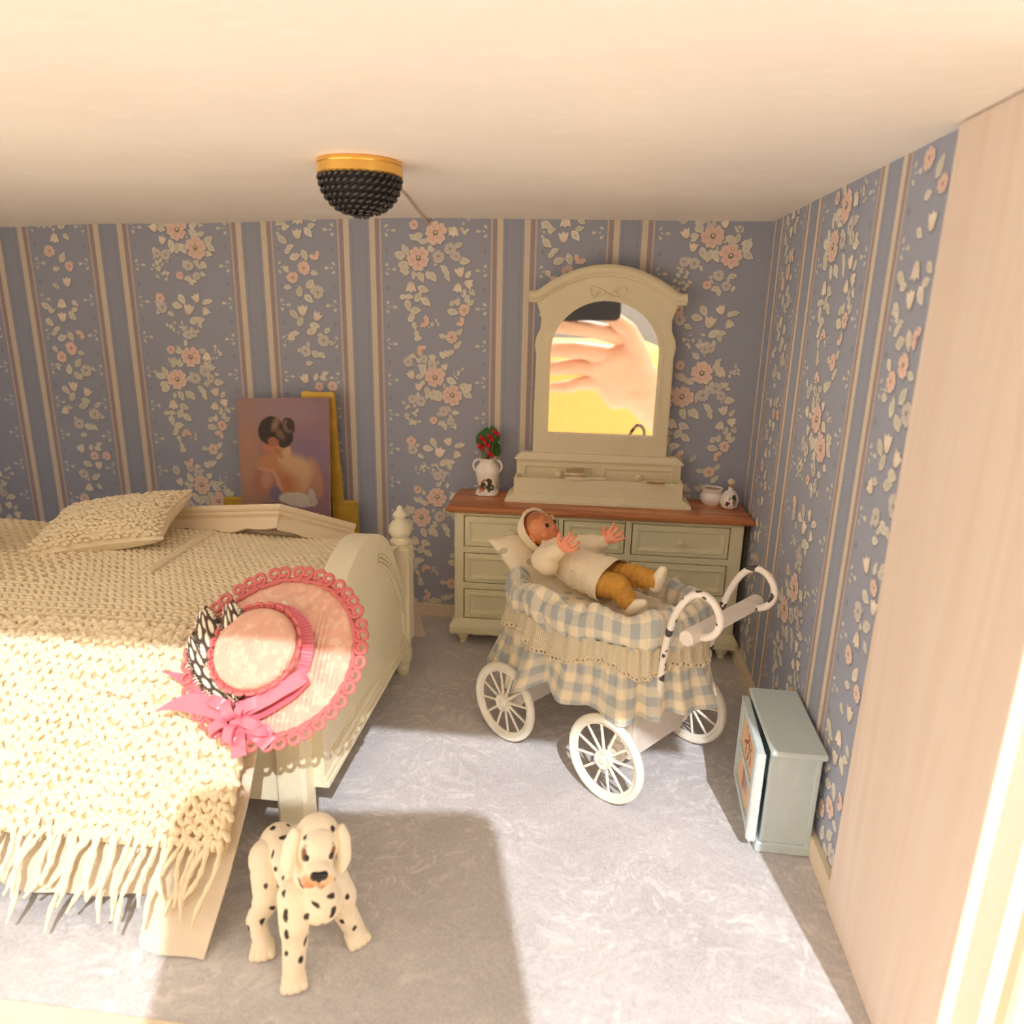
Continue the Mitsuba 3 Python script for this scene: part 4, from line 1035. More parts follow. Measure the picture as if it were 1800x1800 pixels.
# ---------------------------------------------------------------- doll's pram (local: x towards the handle, y across to the far side, z up)
PL = unit((.775, -.632, 0)); PW = np.array((-PL[1], PL[0], 0)); PC = np.array((-.982, -1.523, 0))
MPR = frame(PC, PL, PW, (0, 0, 1))
pram = thing('doll_pram', 'white doll pram with spoked wheels and a blue gingham skirt on the carpet', 'pram')
def pput(key, m, b, s=True, **k): return add(f'{pram}__{key}', moved(m, MPR), b, s, **k)
WR = .228
def wheel(x, y, side):
    rim = trimesh.creation.torus(WR - .021, .019, 56, 12)
    rim.apply_transform(np.diag([1, 1, 1.25, 1]))
    rim2 = tube([((WR - .044) * math.cos(a), (WR - .044) * math.sin(a), 0) for a in np.linspace(0, 2 * PI, 49)[:-1]], .010, 8, closed=True)
    R = trimesh.transformations.rotation_matrix(PI / 2, (1, 0, 0)); R[:3, 3] = (x, y, WR)
    w = pput('wheel', moved(cat_([rim, rim2]), R), 'white_plastic', 40)
    hubp = [(0, -.055), (.030, -.055), (.036, -.03), (.044, -.01), (.050, .018), (.046, .026), (.030, .018), (.022, .016), (.016, .028), (0, .031)]
    hub = lathe(hubp, 32); hub.apply_transform(np.diag([1, 1, -side, 1]) if side > 0 else np.eye(4))
    if hub.volume < 0: hub.invert()
    hub.apply_transform(R)
    add(w + '__hub', moved(hub, MPR), 'white_plastic', 40)
    for k in range(12):
        a = 2 * PI * k / 12 + .2
        sp = tube([(.040 * math.cos(a), .040 * math.sin(a), 0), ((WR - .05) * math.cos(a), (WR - .05) * math.sin(a), 0)], [.0085, .0065], 8)
        add(w + '__spoke', moved(moved(sp, R), MPR), 'white_plastic', True)
for x, y in ((-.355, -.375), (.355, -.375), (.355, .375), (-.355, .375)): wheel(x, y, 1 if y > 0 else -1)
for x in (-.355, .355):
    pput('axle', tube([(x, -.34, WR), (x, .34, WR)], .020, 12), 'white_plastic', 30)
    pput('axle_bracket', cat_([box((x - .05, -.24, WR - .06), (x + .05, .24, .44), .012), box((x - .04, -.30, WR - .035), (x + .04, -.22, WR + .06), .01), box((x - .04, .22, WR - .035), (x + .04, .30, WR + .06), .01)]), 'white_wood')
    for sy in (-1, 1): pput('wheel_clip', cat_([lathe([(.055, -.02), (.062, 0), (.055, .02)], 6).apply_transform(trimesh.transformations.rotation_matrix(PI / 2, (1, 0, 0))).apply_translation((x, sy * .27, WR)), box((x - .02, sy * .27 - .02, WR), (x + .02, sy * .27 + .02, .40), .006)]), 'white_plastic', 30)
pput('chassis', cat_([box((-.44, -.20, .40), (.44, .20, .45), .01), box((.395, -.235, .27), (.425, .235, .50), .008)]), 'white_wood')

# basket body hidden under the cloth, oval
def oval(a, ax, ay, e=2.5):
    c, s = np.cos(a), np.sin(a)
    return np.sign(c) * np.abs(c) ** (2 / e) * ax, np.sign(s) * np.abs(s) ** (2 / e) * ay
def rimz(a): return .935 + .035 * np.cos(a)
def tub(U, V):
    a = U * 2 * PI; k = 1 - .22 * (1 - V)
    x, y = oval(a, .50 * k, .285 * k)
    return np.stack([x, y, .46 + (rimz(a) - .46 - .03) * V], -1)
pput('basket', cat_([slab(tub, 65, 10, .012)[0], box((-.36, -.19, .45), (.36, .19, .475), .01)]), 'white_wood', 40)

CHK = 0.052
def gingham_fn(p, n, uv):
    u, v = uv.x / CHK, uv.y / CHK
    a = dr.select(u * .5 - dr.floor(u * .5) < .5, 1.0, 0.0); b = dr.select(v * .5 - dr.floor(v * .5) < .5, 1.0, 0.0)
    tw = dr.select((u + v) * 7.0 - dr.floor((u + v) * 7.0) < .5, 1.0, 0.0)
    both, none = a * b, (1 - a) * (1 - b)
    t = both + (1 - both - none) * tw
    k = .94 + .12 * NZ(uv.x * 300, uv.y * 300)
    return MX([.78, .71, .54], [.37, .415, .43], t) * k
mat('gingham', mikit.proc(gingham_fn), 0.8, sheen=0.3)
def foldn(a, f, s): return meshkit.noise(np.stack([np.cos(a) * f, np.sin(a) * f, 0 * a + s], -1)) - .5
AX, AY = .535, .325
th = np.linspace(0, 2 * PI, 721); ox, oy = oval(th, AX, AY); arc = np.concatenate([[0], np.cumsum(np.hypot(np.diff(ox), np.diff(oy)))]); PERI = arc[-1]
NTILE = round(PERI / (2 * CHK) * 1.25); US = NTILE * 2 * CHK
def around(U): return np.interp(U * PERI, arc, th)
# the skirt: gathered, flaring, with an uneven hem and a deep pleat on the near side
def skirt(U, V):
    a = around(U); amp = V ** 1.2
    gath = (.020 * np.sin(a * 17 + 1.5 * np.sin(a * 3)) + .035 * np.sin(a * 7 + 1)) * amp + .012 * np.sin(a * 46 + 4 * foldn(a, 2, 1)) * (1 - .7 * V)
    pleat = -.085 * np.exp(-((a - 4.64) / .085) ** 2) * amp - .07 * np.exp(-((a - 5.55) / .09) ** 2) * amp - .06 * np.exp(-((a - .55) / .10) ** 2) * amp - .05 * np.exp(-((a - 3.9) / .12) ** 2) * amp
    k = .105 * amp + gath + pleat + .05 * amp * np.exp(-((a - PI) / .6) ** 2)
    x, y = oval(a, AX - .005 + k, AY - .005 + k)
    top = rimz(a) - .12
    drop_ = .40 + .085 * foldn(a, 1.6, 4) + .06 * np.exp(-((a - 4.25) / .35) ** 2) + .03 * np.exp(-((a - 5.4) / .3) ** 2) - .05 * np.exp(-((a - 4.66) / .12) ** 2) + .03 * np.exp(-((a - 3.7) / .5) ** 2) + .02 * np.cos(a - PI)
    return np.stack([x, y, top - V * drop_], -1)
sk, uv = grid(skirt, 720, 44)
pput('skirt', sk, 'gingham', True, uv=np.column_stack([uv[:, 0] * US, uv[:, 1] * .44]), label='blue and cream gingham skirt')
# rolled ruffle round the rim
def ruffle(U, V):
    a = around(U); b = V * 2 * PI
    aa = a + .07 * np.sin(b + a * 3) + .05 * np.sin(b * 2 + a * 7)
    cr_ = np.abs(np.sin(aa * 11 + 3.0 * np.sin(aa * 2.7 + 1) + 2.5 * foldn(aa, 3, 9))) ** .6
    r = .056 + .022 * cr_ + .030 * foldn(aa, 7, 2) + .014 * foldn(aa, 16, 5)
    rx, rz = r * .85, r * 1.42
    off = rx * np.cos(b)
    x, y = oval(a, AX - .015 + off, AY - .015 + off)
    return np.stack([x, y, rimz(a) - .092 + rz * np.sin(b) + .010 * np.sin(a * 9)], -1)
rf_, uv = grid(ruffle, 720, 28)
pput('ruffle', rf_, 'gingham', True, uv=np.column_stack([uv[:, 0] * US, uv[:, 1] * .40]), label='bunched gingham rim')
mat('lace', paint_tex((0.74, 0.66, 0.48), 0.08, 30), 0.8)
def lace_h(p, n, uv): return dr.abs(dr.sin(uv.x * 420)) * dr.abs(dr.sin(uv.y * 300 + dr.sin(uv.x * 60) * 2))
mat('lace_net', mikit.proc(lambda p, n, uv: MX([.40, .38, .30], [.76, .68, .50], SS(.15, .5, dr.abs(dr.sin(uv.x * 380)) * dr.abs(dr.sin(uv.y * 330 + dr.sin(uv.x * 55) * 2.2))))), 0.8)
def lace_band(U, V):
    a = around(U)
    k = .020 + .026 * V + .014 * np.sin(a * 46 + 4 * foldn(a, 2, 1)) * (1 - .4 * V) + .018 * np.sin(a * 7 + 1) * (.3 + V * .6) - .030 * np.exp(-((a - 4.64) / .085) ** 2)
    x, y = oval(a, AX + k, AY + k)
    return np.stack([x, y, rimz(a) - .150 - (.105 + .026 * np.sin(a * 7 + .4)) * V - .02 * np.exp(-((a - 4.64) / .3) ** 2) * V], -1)
lb, uv = slab(lace_band, 560, 10, .004)
pput('lace_band', lb, 'lace_net', True, uv=np.column_stack([uv[:, 0] * US, uv[:, 1] * .12]), label='gathered cream lace')
uu = np.linspace(0, 1, 4001)[:-1]; edge = lace_band(uu, np.ones_like(uu)); dd = np.concatenate([[0], np.cumsum(np.linalg.norm(np.diff(edge, axis=0), axis=1))])
nl = int(dd[-1] / .0235)
lk = 0
for k in range(nl):
    i = int(np.searchsorted(dd, (k + .5) * dd[-1] / nl)); i = min(i, len(edge) - 2)
    aa_ = around(uu[i])
    if .40 < aa_ < 2.75: continue
    lk += 1
    c = edge[i]; t_ = unit(edge[i + 1] - edge[i]); z_ = np.array((0, 0, 1.0)); n_ = np.cross(t_, z_)
    ring = [c + t_ * .0118 * math.cos(b) + z_ * (.0118 * math.sin(b) - .011) + n_ * .002 for b in np.linspace(0, 2 * PI, 11)[:-1]]
    if lk <= 290: pput('lace_loop', tube(ring, .0040, 5, closed=True), 'lace', True)

# handle: two chipped white rods curling over to a wooden grip
def chip_fn(p, n, uv):
    m = SS(.585, .60, FB(p.x * 13, p.y * 13, p.z * 16 + 3.1, octaves=3))
    return MX([.80, .76, .72], [.06, .05, .05], m)
mat('chipped_white', mikit.proc(chip_fn), 0.42)
from scipy.interpolate import CubicSpline
rodp = np.array([(.520, .50), (.530, .66), (.550, .86), (.595, 1.03), (.660, 1.135), (.735, 1.160), (.795, 1.115), (.812, 1.045), (.775, .985), (.715, .968)])
tt = np.linspace(0, len(rodp) - 1, 60); rod2 = CubicSpline(range(len(rodp)), rodp)(tt)
for y in (-.245, .245):
    yy = np.where(tt < 3, y * (1 + (-.16 if y < 0 else -.25) * (1 - tt / 3)), y)
    pput('handle_rod', tube(np.column_stack([rod2[:, 0], yy, rod2[:, 1]]), .0165, 12), 'chipped_white', True, label='curled handle rod with chipped white paint')
pput('grip', tube([(.700, -.315, .970), (.700, -.309, .970), (.700, .309, .970), (.700, .315, .970)], [.034, .037, .037, .034], 20), 'white_wood', 40, label='pale wooden grip')

# bedding in the pram
def dotted_fn(p, n, uv):
    d1, d2, w = mikit.voronoi(uv.x * 5.5, uv.y * 5.5)
    m = (1 - SS(.22, .27, d1)) * dr.select(w > .35, 1.0, 0.0)
    k = NZ(uv.x * 260, uv.y * 260)
    return MX([.76, .69, .55], [.42, .42, .33], m * .85) * (.95 + .1 * k)
mat('dotted_cotton', mikit.proc(dotted_fn), 0.85, sheen=0.3)
pp = thing('pram_pillow', 'white dotted pillow propped at the head end of the doll pram behind the doll', 'pillow')
pm, uv = cushion(.42, .58, .13, pinch=.16)
px = unit((.50, 0, -.55)); pz = unit((.55, 0, .50)); py = np.cross(pz, px); px, py = px * .997 + py * .08, py * .997 - px * .08
pm.apply_transform(frame((-.530, .06, .930), px, py, pz))
add(pp + '__case', moved(pm, MPR), 'dotted_cotton', True, uv=uv)
add(pp + '__seam', moved(tube([frame((-.530, .06, .930), px, py, pz)[:3, 3] + px * a + py * b for a, b in [(-.207, -.285), (-.182, -.12), (-.182, .12), (-.207, .285)]], .006, 6), MPR), 'lace', True)
bl = thing('pram_quilt', 'white dotted quilt spread in the pram under the doll', 'quilt')
def quilt(U, V):
    x, y = -.46 + .93 * U, (V - .5) * .54
    k = np.sqrt((x / .50) ** 2 + (y / .29) ** 2)
    z = .825 + .050 * sm(.1, .42, x) * (1 + .5 * np.sin(y * 14 + x * 8)) + .035 * (meshkit.noise(np.stack([x * 6, y * 6, 0 * x], -1)) - .5) - .10 * sm(.8, 1.25, k)
    sc = np.minimum(1, 1.0 / np.maximum(k, 1e-6) * .96)
    return np.stack([x * sc, y * sc, z], -1)
qm, uv = slab(quilt, 60, 40, .03)
add(bl + '__cover', moved(qm, MPR), 'dotted_cotton', True, uv=uv * (1.6, .95))

# ---------------------------------------------------------------- baby doll lying in the pram
doll = thing('baby_doll', 'baby doll in a white hooded sweater and mustard trousers lying in the pram', 'doll')
def skin_fn(p, n, uv):
    t = FB(p.x * 25, p.y * 25, p.z * 25)
    return MX([.50, .17, .07], [.62, .25, .11], t)
mat('doll_skin', mikit.proc(skin_fn), 0.38, clearcoat=0.3)
mat('doll_hand', (0.78, 0.33, 0.20), 0.45)
HD = np.array((-.475, -.005, 1.125)); HRd = .098
fz = unit((.82, .10, .535)); fy = unit(np.array((-.50, -.12, .85)) - fz * (np.array((-.50, -.12, .85)) @ fz)); fx = np.cross(fy, fz)   # face forward, crown direction
def F(x, y, z): return HD + fx * x + fy * y + fz * z
neck, chest, belly, hip = np.array((-.40, 0, 1.045)), np.array((-.31, 0, 1.005)), np.array((-.17, 0, .965)), np.array((-.03, 0, .955))
shN, elN, wrN = np.array((-.335, -.085, 1.035)), np.array((-.285, -.175, 1.035)), np.array((-.19, -.155, 1.115))
shF, elF, wrF = np.array((-.315, .085, 1.045)), np.array((-.235, .165, 1.055)), np.array((-.135, .165, 1.105))
hpN, knN, anN = np.array((.0, -.055, .955)), np.array((.165, -.100, .995)), np.array((.235, -.110, .940))
hpF, knF, anF = np.array((.0, .055, .965)), np.array((.13, .065, 1.005)), np.array((.255, .06, 1.015))
def hand(w, d, up, r=.0105, flip=1, q=1.35):
    """palm and five fingers from the wrist w along d, spread, slightly curled toward up"""
    d = unit(d); up = unit(up - d * (up @ d)); s = np.cross(d, up) * flip
    b = [((w, .019), (w + d * .030 * q - s * .014 * q, .016 ), (w + d * .030 * q + s * .014 * q, .016))]
    for k, (o, L, sp) in enumerate(((-.023, .036, -.42), (-.008, .044, -.14), (.008, .042, .14), (.022, .033, .42))):
        p0 = w + d * .036 * q + s * o * q; e1 = unit(d + s * sp + up * .12); p1 = p0 + e1 * L * .55 * q; p2 = p1 + unit(e1 + up * .45) * L * .5 * q
        b += [((p0 - d * .014, r), (p1, r * .92)), ((p1, r * .92), (p2, r * .72))]
    t0 = w + d * .008 * q - s * .018 * q; t1 = t0 + unit(-s + d * .35 + up * .5) * .026 * q; t2 = t1 + unit(d * .5 - s * .4 + up * .9) * .020 * q
    b += [((t0, r * 1.2), (t1, r)), ((t1, r), (t2, r * .8))]
    return b
bones = [((HD, HRd * .98), (F(0, .012, -.012), HRd)), ((F(0, -.045, .035), .062), (F(0, -.02, .02), .075)), ((F(.042, -.040, .050), .032), (F(.020, -.03, .03), .04)), ((F(-.042, -.040, .050), .032), (F(-.020, -.03, .03), .04)),
         ((F(0, -.070, .062), .018),) * 2, ((F(0, -.022, .094), .011), (F(0, -.002, .086), .008)), ((F(0, -.046, .092), .010), (F(.012, -.047, .088), .007), (F(-.012, -.047, .088), .007)), ((F(0, -.056, .088), .009),) * 2,
         ((F(.094, -.012, .0), .015), (F(.092, -.040, .004), .012)), ((F(-.094, -.012, .0), .015), (F(-.092, -.040, .004), .012)),
         ((F(0, -.05, -.01), .045), (neck, .042)), ((neck, .042), (chest, .066)), ((chest, .066), (belly, .074)), ((belly, .074), (hip, .070)),
         ((shN, .036), (elN, .030)), ((elN, .030), (wrN, .019)), ((shF, .036), (elF, .030)), ((elF, .030), (wrF, .019)),
         ((hpN, .062), (knN, .044)), ((knN, .044), (anN, .032)), ((hpF, .062), (knF, .044)), ((knF, .044), (anF, .032))]
LR, LU, LCAM = unit((.697, .717, .022)), unit((-.21, .174, .962)), unit((.652, -.699, .295))   # to the right, up and to the viewer, in the pram's axes
bones += hand(wrN, LR * .85 + LU * .42, LCAM + LU * .35, flip=1)
bones += hand(wrF, LR * .75 + LU * .55, LCAM + LU * .15, flip=1)
bm = limbs(bones, .0055, 4)
dist = np.minimum(np.linalg.norm(bm.vertices - wrN, axis=1), np.linalg.norm(bm.vertices - wrF, axis=1))
hv = sm(.105, .08, dist)[:, None]
v_ = bm.vertices
lp = (v_ - HD) @ np.stack([fx, fy, fz], 1)
cs_ = np.array((.62, .23, .095)) * (1 - hv) + np.array((.80, .32, .20)) * hv
chk = np.exp(-((lp[:, 0:1].__abs__() - .045) ** 2 + (lp[:, 1:2] + .035) ** 2) / .0011) * (lp[:, 2:3] > 0)
cs_ = cs_ * (1 - .25 * chk) + np.array((.62, .16, .07)) * .25 * chk
hairm = sm(.035, .055, lp[:, 1:2] + .28 * lp[:, 2:3] * -1 + .006 * np.sin(lp[:, 0:1] * 120))
cs_ = cs_ * (1 - .55 * hairm) + np.array((.25, .085, .03)) * .55 * hairm
mat('doll_body', VC, 0.36, clearcoat=0.35)
add(doll + '__body', moved(bm, MPR), 'doll_body', True, color=np.clip(cs_, 0, 1))
mat('eye_white', (0.75, 0.72, 0.68), 0.25); mat('eye_dark', (0.012, 0.010, 0.012), 0.2); mat('lip', (0.50, 0.07, 0.04), 0.35)
for s in (-1, 1):
    e = add(doll + '__eye', moved(ball(F(s * .036, .003, .080), (.0140,) * 3, 2), MPR), 'eye_white', True, label='painted eye')
    add(e + '__pupil', moved(ball(F(s * .037, .003, .0855), (.0130,) * 3, 2), MPR), 'eye_dark', True)
    add(doll + '__eyebrow', moved(tube([F(s * .020, .030, .089), F(s * .036, .036, .084), F(s * .054, .028, .074)], [.002, .003, .0015], 6), MPR), 'horn', True)
add(doll + '__lips', moved(ball(F(0, -.047, .0985), (.011, .007, .008), 2), MPR), 'lip', True)
add(doll + '__hair_curl', moved(tube([F(.03, .074, .060), F(.005, .070, .074), F(-.012, .055, .085), F(.006, .048, .091)], [.004, .006, .006, .002], 8), MPR), 'horn', True)
# knitted clothes
def knit_h(p, n, uv): return dr.abs(dr.sin((p.x * .775 - p.y * .632) * 420 + p.z * 160)) + .4 * NZ(p.x * 160, p.y * 160, p.z * 160)
mat('white_knit', paint_tex((0.80, 0.71, 0.54), 0.06, 16), 0.9, bump=mikit.proc(knit_h, eps=1e-3), scale=0.0016, sheen=0.5)
def muster_h(p, n, uv): return dr.abs(dr.sin((p.x * .775 - p.y * .632) * 260)) * dr.abs(dr.sin((p.x * .632 + p.y * .775 + p.z) * 200))
mat('mustard_knit', paint_tex((0.62, 0.32, 0.06), 0.22, 40), 0.8, bump=mikit.proc(muster_h, eps=1e-3), scale=0.004, sheen=0.4)
hemc = np.array((.055, 0, .965))
sw = limbs([((neck, .058), (chest, .104)), ((chest, .104), (belly, .112)), ((belly, .110), (hemc, .122)), ((hemc + (-.02, -.035, 0), .108), (hemc + (-.02, .035, 0), .108)), ((hemc + (.02, -.035, 0), .108), (hemc + (.02, .035, 0), .108)),
            ((shN, .064), (elN, .066)), ((elN, .066), (wrN - (.02, 0, .02), .044)), ((elN + (.03, 0, -.02), .060), (elN, .066)), ((shF, .062), (elF, .062)), ((elF, .062), (wrF - (.022, 0, .016), .042)), ((elF + (.03, 0, -.01), .056), (elF, .06))], .011, 6)
sw_man = None
# cut the hem open flat where the trousers come out
keep = sw.vertices[:, 0] < .075
sw = trimesh.intersections.slice_mesh_plane(sw, (-1, 0, .12), (.055, 0, .96)); sw.merge_vertices()
rip = 1 + .0 * sw.vertices[:, 0]
sw.vertices += sw.vertex_normals * (.004 * np.sin(sw.vertices[:, 0:1] * 90 + sw.vertices[:, 1:2] * 20) * sm(-.25, -.1, sw.vertices[:, 0:1]))
add(doll + '__sweater', moved(sw, MPR), 'white_knit', True, label='white knitted sweater')
tr_ = limbs([((hpN, .070), (knN, .060)), ((knN, .060), (anN, .046)), ((hpF, .070), (knF, .060)), ((knF, .060), (anF, .048)), ((hpN + (-.03, 0, 0), .06), (hpF + (-.03, 0, 0), .06))], .010, 5)
tr_.vertices += tr_.vertex_normals * (.004 * np.sin(tr_.vertices[:, 0:1] * 160))
add(doll + '__trousers', moved(tr_, MPR), 'mustard_knit', True, label='mustard knitted trousers')
mat('shoe_white', (0.84, 0.76, 0.60), 0.5)
for a, toe, h in ((anN, np.array((.075, .01, .030)), np.array((.02, 0, -.045))), (anF, np.array((.042, 0, .085)), np.array((.035, 0, -.042)))):
    heel = a + h * .6
    add(doll + '__shoe', moved(limbs([((a + h * .15, .036), (heel, .034)), ((heel, .034), (a + h * .5 + toe * .5, .032)), ((a + h * .5 + toe * .5, .032), (a + h * .4 + toe, .024)), ], .008, 5), MPR), 'shoe_white', True)
# hood: shell behind the head with a rolled rim round the face
def hood(U, V):
    b = U * 2 * PI; ph = V * 1.42
    r = HRd + .024 + .006 * np.sin(b * 3)
    d = np.sin(ph); z = -np.cos(ph)
    sx, sy = 1.0, 1.08
    P = HD + (fx * (r * d * np.cos(b) * sx)[..., None] + fy * (r * d * np.sin(b) * sy)[..., None] + fz * (r * z * 1.0)[..., None])
    return P + fz * .008
hm_, _ = slab(hood, 49, 22, .010)
add(doll + '__hood', moved(hm_, MPR), 'white_knit', True, label='white knitted hood')
U_ = np.linspace(0, 1, 49)[:-1]; rimp = hood(U_, np.ones_like(U_))
add(doll + '__hood_rim', moved(tube(rimp, .0105 + .0015 * np.sin(np.arange(48) * 2.1), 8, closed=True), MPR), 'white_knit', True)
add(doll + '__collar', moved(tube([neck + (0.02, 0, .0) + .062 * (math.cos(b) * np.array((0, 1, 0)) + math.sin(b) * unit((-.55, 0, .85))) for b in np.linspace(0, 2 * PI, 25)[:-1]], .016, 8, closed=True), MPR), 'white_knit', True)

# ---------------------------------------------------------------- dalmatian figurine (world coordinates)
dg = thing('dalmatian_figurine', 'white dalmatian dog figurine with black spots standing in front of the bed', 'dog')
hd = unit((.74, -.67, 0)); sd = np.array((-hd[1], hd[0], 0))        # heading, and its left side
FM = np.array((-1.985, -3.095, 0))                                     # between the front paws
def D(f, s, z): return FM + hd * f + sd * s + np.array((0, 0, z))
HDg = np.array((-1.965, -3.120, .508))
# head axes: looking out to the camera, nose a little down
hf = unit(np.array((.40, -.86, .06))); hu = unit(np.array((.12, .05, 1.0)) - hf * (np.array((.12, .05, 1.0)) @ hf)); hs = np.cross(hu, hf)
hs = hs if hs[0] > 0 else -hs
def H(s, u, f): return HDg + hs * s + hu * u + hf * f
legs = []
pFR, pFL, pHR, pHL = np.array((-2.040, -3.215, 0)), np.array((-1.885, -3.010, 0)), np.array((-2.205, -3.105, 0)), np.array((-2.09, -2.86, 0))
shR, shL = D(-.035, -.062, .285), D(-.035, .062, .285)
hiR, hiL = D(-.30, -.055, .270), D(-.30, .055, .270)
def Z(p, z): return np.array((p[0], p[1], z))
bones = [((D(-.02, 0, .285), .088), (D(-.12, 0, .285), .090)), ((D(-.12, 0, .285), .090), (D(-.22, 0, .292), .074)), ((D(-.22, 0, .292), .074), (D(-.32, 0, .292), .078)),
         ((D(.02, 0, .265), .078), (D(-.04, 0, .30), .085)), ((D(-.03, 0, .33), .070), (H(0, -.05, -.03), .066)), ((D(.03, 0, .30), .055), (H(0, -.075, .01), .045)),
         ((H(0, 0, -.018), .078), (H(0, .022, -.030), .078)), ((H(0, .018, .015), .066), (H(0, -.012, .045), .052)), ((H(.0, -.028, .070), .046), (H(0, -.030, .090), .044)),
         ((H(.024, -.052, .085), .034), (H(0, -.040, .06), .042)), ((H(-.024, -.052, .085), .034), (H(0, -.040, .06), .042)), ((H(0, -.082, .060), .028), (H(0, -.060, .03), .036))]
for sh, p, k in ((shR, pFR, 0), (shL, pFL, 0)):
    kn = sh * .45 + Z(p, .135) * .55; kn[2] = .150
    bones += [((sh, .070), (kn + (0, 0, .06), .052)), ((kn + (0, 0, .06), .052), (kn, .045)), ((kn, .045), (Z(p, .055), .038)), ((Z(p, .055), .034), (Z(p, .032) + hd * .012, .036))]
for hp_, p in ((hiR, pHR), (hiL, pHL)):
    kn = hp_ * .55 + Z(p, .16) * .45 + hd * .030; kn[2] = .185
    hk = Z(p, .110) - hd * .050
    bones += [((hp_, .074), (kn, .056)), ((kn, .054), (hk, .036)), ((hk, .035), (Z(p, .045), .032)), ((Z(p, .045), .032), (Z(p, .032) + hd * .012, .036))]
for p in (pFR, pFL, pHR, pHL):   # paws with toes, turned toward the camera
    out = unit(np.array((.45, -1, 0))) if p is pFR else unit(np.array((.75, -.65, 0)))
    if p is pHR: out = unit(np.array((.35, -1, 0)))
    s_ = np.cross((0, 0, 1), out)
    for o in (-.030, -.010, .010, .030):
        tip = Z(p, .020) + out * (.044 - .25 * abs(o)) + s_ * o
        bones += [((Z(p, .034) + s_ * o * .6, .024), (tip, .0175))]
tailr = [D(-.37, 0, .30), D(-.44, .02, .27), D(-.50, .05, .27), D(-.54, .07, .30)]
for a, b, r0, r1 in () and zip(tailr, tailr[1:], (.026, .020, .015), (.020, .015, .009)): bones.append(((a, r0), (b, r1)))
dm = limbs(bones, .0052, 12)
dm.vertices[:, 2] = np.maximum(dm.vertices[:, 2], .001)
v = dm.vertices
col = np.tile((.80, .73, .59), (len(v), 1)) * (0.95 + .1 * meshkit.noise(v * 25))[:, None]
rd = np.random.default_rng(12)
def spot(c, r, colr=(.025, .018, .016), stretch=None):
    global col
    d = v - c
    if stretch is not None:
        sv = unit(stretch); al = d @ sv; d = d - np.outer(al, sv) * .55
    dist = np.linalg.norm(d, axis=1) + .006 * (meshkit.noise(v * 90) - .5)
    m = sm(r * 1.15, r * .8, dist)[:, None]
    col = col * (1 - m) + np.array(colr) * m
# spots scattered on the flanks, chest and legs
seeds = []
cand = v[rd.permutation(len(v))]
for p in cand:
    if len(seeds) > 66: break
    if p[2] < .09 or np.linalg.norm(p - HDg) < .135 or np.linalg.norm(p - H(0, -.13, .08)) < .075: continue
    if all(np.linalg.norm(p - q) > .056 for q in seeds): seeds.append(p)
for p in seeds: spot(p, rd.uniform(.0070, .0125), stretch=unit(rd.normal(0, 1, 3) + (0, 0, 1.5)))
for s, u, f, r in ((-.050, .062, .030, .010), (.052, .075, .010, .013), (-.085, .01, -.01, .011)): spot(H(s, u, f), r)
for s in (-1, 1): spot(H(s * .040, .006, .056), .017, (.22, .08, .04), stretch=hu + hs * s * .5)
spot(H(.022, -.060, .110), .036, (.86, .52, .32)); spot(H(-.024, -.060, .110), .040, (.88, .40, .22)); spot(H(-.026, -.060, .112), .020, (.82, .26, .12))
mat('dog_coat', VC, 0.6)
add(dg + '__body', dm, 'dog_coat', True, color=np.clip(col, 0, 1))
for s in (-1, 1):   # hanging ears
    e = limbs([((H(s * .064, .052, -.012), .024), (H(s * .086, .010, -.002), .034)), ((H(s * .086, .010, -.002), .034), (H(s * .100, -.050, .008), .034)), ((H(s * .100, -.050, .008), .034), (H(s * .096, -.086, .012), .018))], .010, 5)
    c0 = np.array(H(s * .1, -.02, -.01)); ax = unit(H(s * 1.0, -.1, .35) - HDg)
    dd_ = (e.vertices - c0) @ ax; e.vertices -= np.outer(dd_ * .35, ax)
    ec = np.tile((.82, .75, .62), (len(e.vertices), 1))
    add(dg + '__ear', e, 'dog_coat', True, color=ec)
    ey = add(dg + '__eye', ball(H(s * .036, .010, .066), (.0135,) * 3, 2), 'eye_dark', True)
    add(dg + '__brow_mark', tube([H(s * .046, .048, .050), H(s * .038, .035, .058), H(s * .030, .030, .063)], [.003, .005, .003], 6), 'eye_dark', True)
add(dg + '__nose', limbs([((H(-.014, -.020, .124), .016), (H(.014, -.020, .124), .016)), ((H(0, -.032, .126), .011),) * 2], .006, 4), 'eye_dark', True, label='black nose')
add(dg + '__mouth_line', tube([H(0, -.036, .134), H(0, -.058, .132), H(.010, -.068, .124), H(.026, -.066, .112)], .0028, 6), 'horn', True)

# ---------------------------------------------------------------- pale blue cabinet against the right wall
def blue_fn(p, n, uv):
    t = FB(p.x * 12, p.y * 12, p.z * 5); k = SS(.62, .70, FB(p.x * 40, p.y * 40, p.z * 10))
    return MX(MX([.50, .60, .625], [.55, .65, .675], t), [.66, .72, .72], k * .25)
mat('pale_blue', mikit.proc(blue_fn), 0.38)
mat('worn_white_blue', mikit.proc(lambda p, n, uv: MX([.55, .62, .62], [.66, .71, .71], SS(.4, .7, FB(p.x * 20, p.y * 20, p.z * 9)))), 0.45)
MC = rotz(math.radians(-1.0), (-.018, -2.06, 0))
cab = thing('blue_cabinet', 'small pale blue cabinet with its painted door ajar against the right wall', 'cabinet')
def cput(part, m, b='pale_blue', s=30, key=None, **k): return add(f'{key or cab}__{part}', moved(m, MC), b, s, **k)
CW, CD, CHt = .225, .245, .510
